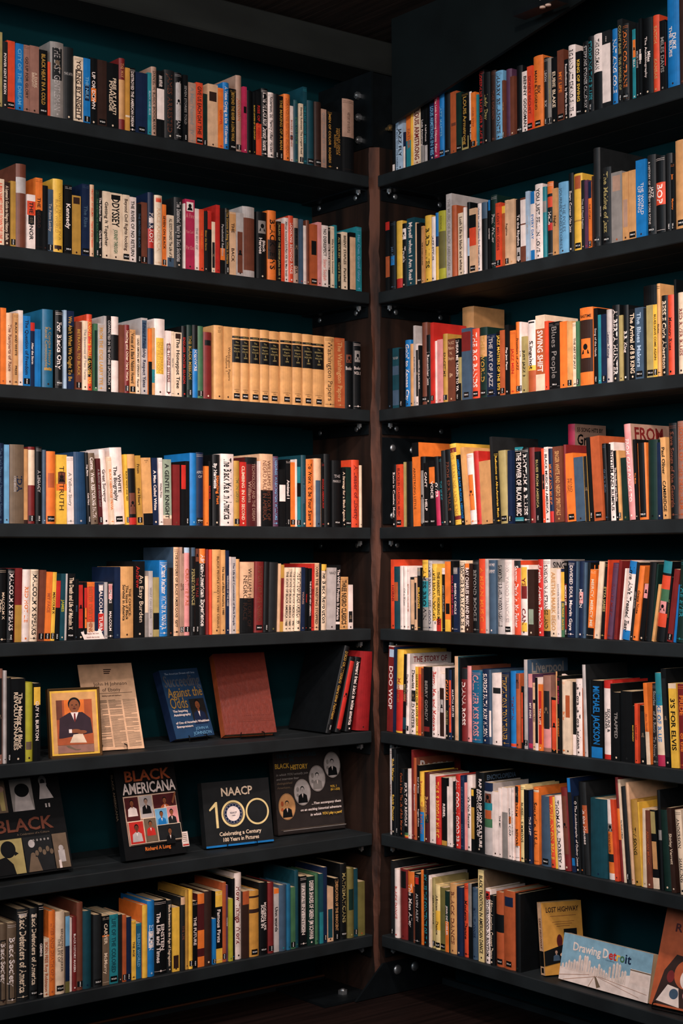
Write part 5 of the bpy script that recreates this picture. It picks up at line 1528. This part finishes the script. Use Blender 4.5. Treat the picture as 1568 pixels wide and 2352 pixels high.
# Drawing Detroit
r, C, P, A, w, h = shown('book', 'oblong blue book lettered Drawing Detroit with a drawn skyline', 'book', (.035, -.775, z8), (.035, -1.108, z8), (.062, -.775, z8+.128), .024, 'lg', False)
A.rect(0, 0, 1, 1, 'sky'); A.poly([(0, 0), (1, 0), (1, .5), (.88, .5), (.75, .44), (.6, .3), (.44, .32), (.3, .3), (.12, .28), (0, .27)], 'lt')
rb = random.Random(4)
for u, hh_ in ((.03, .33), (.07, .36), (.1, .42), (.13, .4), (.16, .46), (.19, .44), (.215, .58), (.245, .5), (.275, .6), (.3, .6), (.33, .52), (.36, .4), (.39, .43), (.415, .4), (.44, .5), (.47, .42), (.5, .4), (.53, .36), (.56, .5), (.6, .58), (.635, .62), (.665, .6), (.7, .48), (.73, .5)):
    ww = .026; A.rect(u-ww/2, .2, u+ww/2, hh_, 'lt'); A.poly([(u-ww/2, hh_), (u+ww/2, hh_), (u, hh_+.04)], 'lt')
    for k in range(3): A.rect(u-ww/2+ww*k/2.6, .24, u-ww/2+ww*k/2.6+.0018, hh_-.01, 'gs' if u > .4 else 'lb'); A.y += .00012
    A.y += .00024
A.rect(.78, .26, 1, .6, 'lt'); A.rect(.78, .565, 1, .59, 'gs')
for k in range(16): A.rect(.79+.013*k, .3, .7915+.013*k, .52, 'lb'); A.y += .00012
for a, b in (((0, .1), (.34, .26)), ((.05, .02), (.42, .26)), ((.42, .26), (.9, .06)), ((.44, .27), (.98, .16)), ((.4, .26), (.34, 0)), ((.4, .26), (.44, 0))):
    A.poly([a, (a[0]+.004, a[1]-.012), (b[0]+.004, b[1]-.012), b], 'lb'); A.y += .00012
A.poly([(.4, .24), (.42, .24), (.48, .06), (.44, .02)], 'gs')
A.text('Drawing', .12, .44, .68, .17, 'lt', 1, 'l'); u = .46
for ch, c, dw in (('D', 'lt', .055), ('e', 'rd', .04), ('t', 'rd', .027), ('r', 'yl', .033), ('o', 'gn', .043), ('i', 'nb', .024), ('t', 'nb', .03)):
    A.text(ch, u, u+dw*1.25, .68, .19, c, 1, 'l'); A.y += .00012; u += dw*1.25
A.text('COLORING', .48, .62, .63, .03, 'sl')
C.build('cover', r); P.build('page_block', r)
# brown illustrated book on its easel, cut by the frame edge
r, C, P, A, w, h = shown('book', 'brown book with a painted figure on its cover, far right of lowest shelf', 'book', (.030, -1.118, z8), (.060, -1.345, z8), (.130, -1.118, z8+.255), .02, 'ru', False)
A.rect(0, 0, 1, 1, 'ru'); A.poly([(.04, .02), (.5, .02), (.6, .3), (.5, .5), (.25, .52), (.12, .35)], 'db'); A.oval(.42, .34, .16, .14, 'ru'); A.oval(.45, .3, .1, .1, 'lt')
A.poly([(.08, .05), (.4, .02), (.35, .2), (.2, .22)], 'lt'); A.oval(.3, .14, .06, .05, 'sl'); A.oval(.5, .15, .08, .06, 'pk'); A.oval(.22, .3, .05, .06, 'dr'); A.text('R', .12, .3, .74, .08, 'mr', 1)
C.build('cover', r); P.build('page_block', r); easel('black wire easel under the brown figure-painted book', r.matrix_world.copy(), w, (.1, .8))
# tent card
b0 = on(188, 1470, 1, -.003); x0 = along('L', 5, 193); x1 = along('L', 5, 240)
t = empty('sign_card', (x0, .0, ZS[5]+.0008)); tag(t, 'small folded white card reading Please do not touch the books', 'sign')
w = x1-x0; hc = .036; mb = MB(); m = M('lt')
mb.prism([(0, -.001, 0), (w, -.001, 0), (w-.01, .014, hc), (-.01, .014, hc)], (0, .0008, 0), 0, m); mb.prism([(-.03, .030, 0), (w-.03, .030, 0), (w-.01, .0148, hc), (-.01, .0148, hc)], (0, .0008, 0), 0, m)
for k, s in enumerate(('Please do not', 'touch the books')):
    vs, fs, tw = text2d(s, 1); sx = w*.62/tw
    mb.raw([(w*.14+a*sx, -.0016+.0155*((.40-.28*k)+b*.0055/hc)-.0, hc*(.40-.28*k)+b*.0055) for a, b in vs], fs, M('br'))
mb.build('folded_card', t)
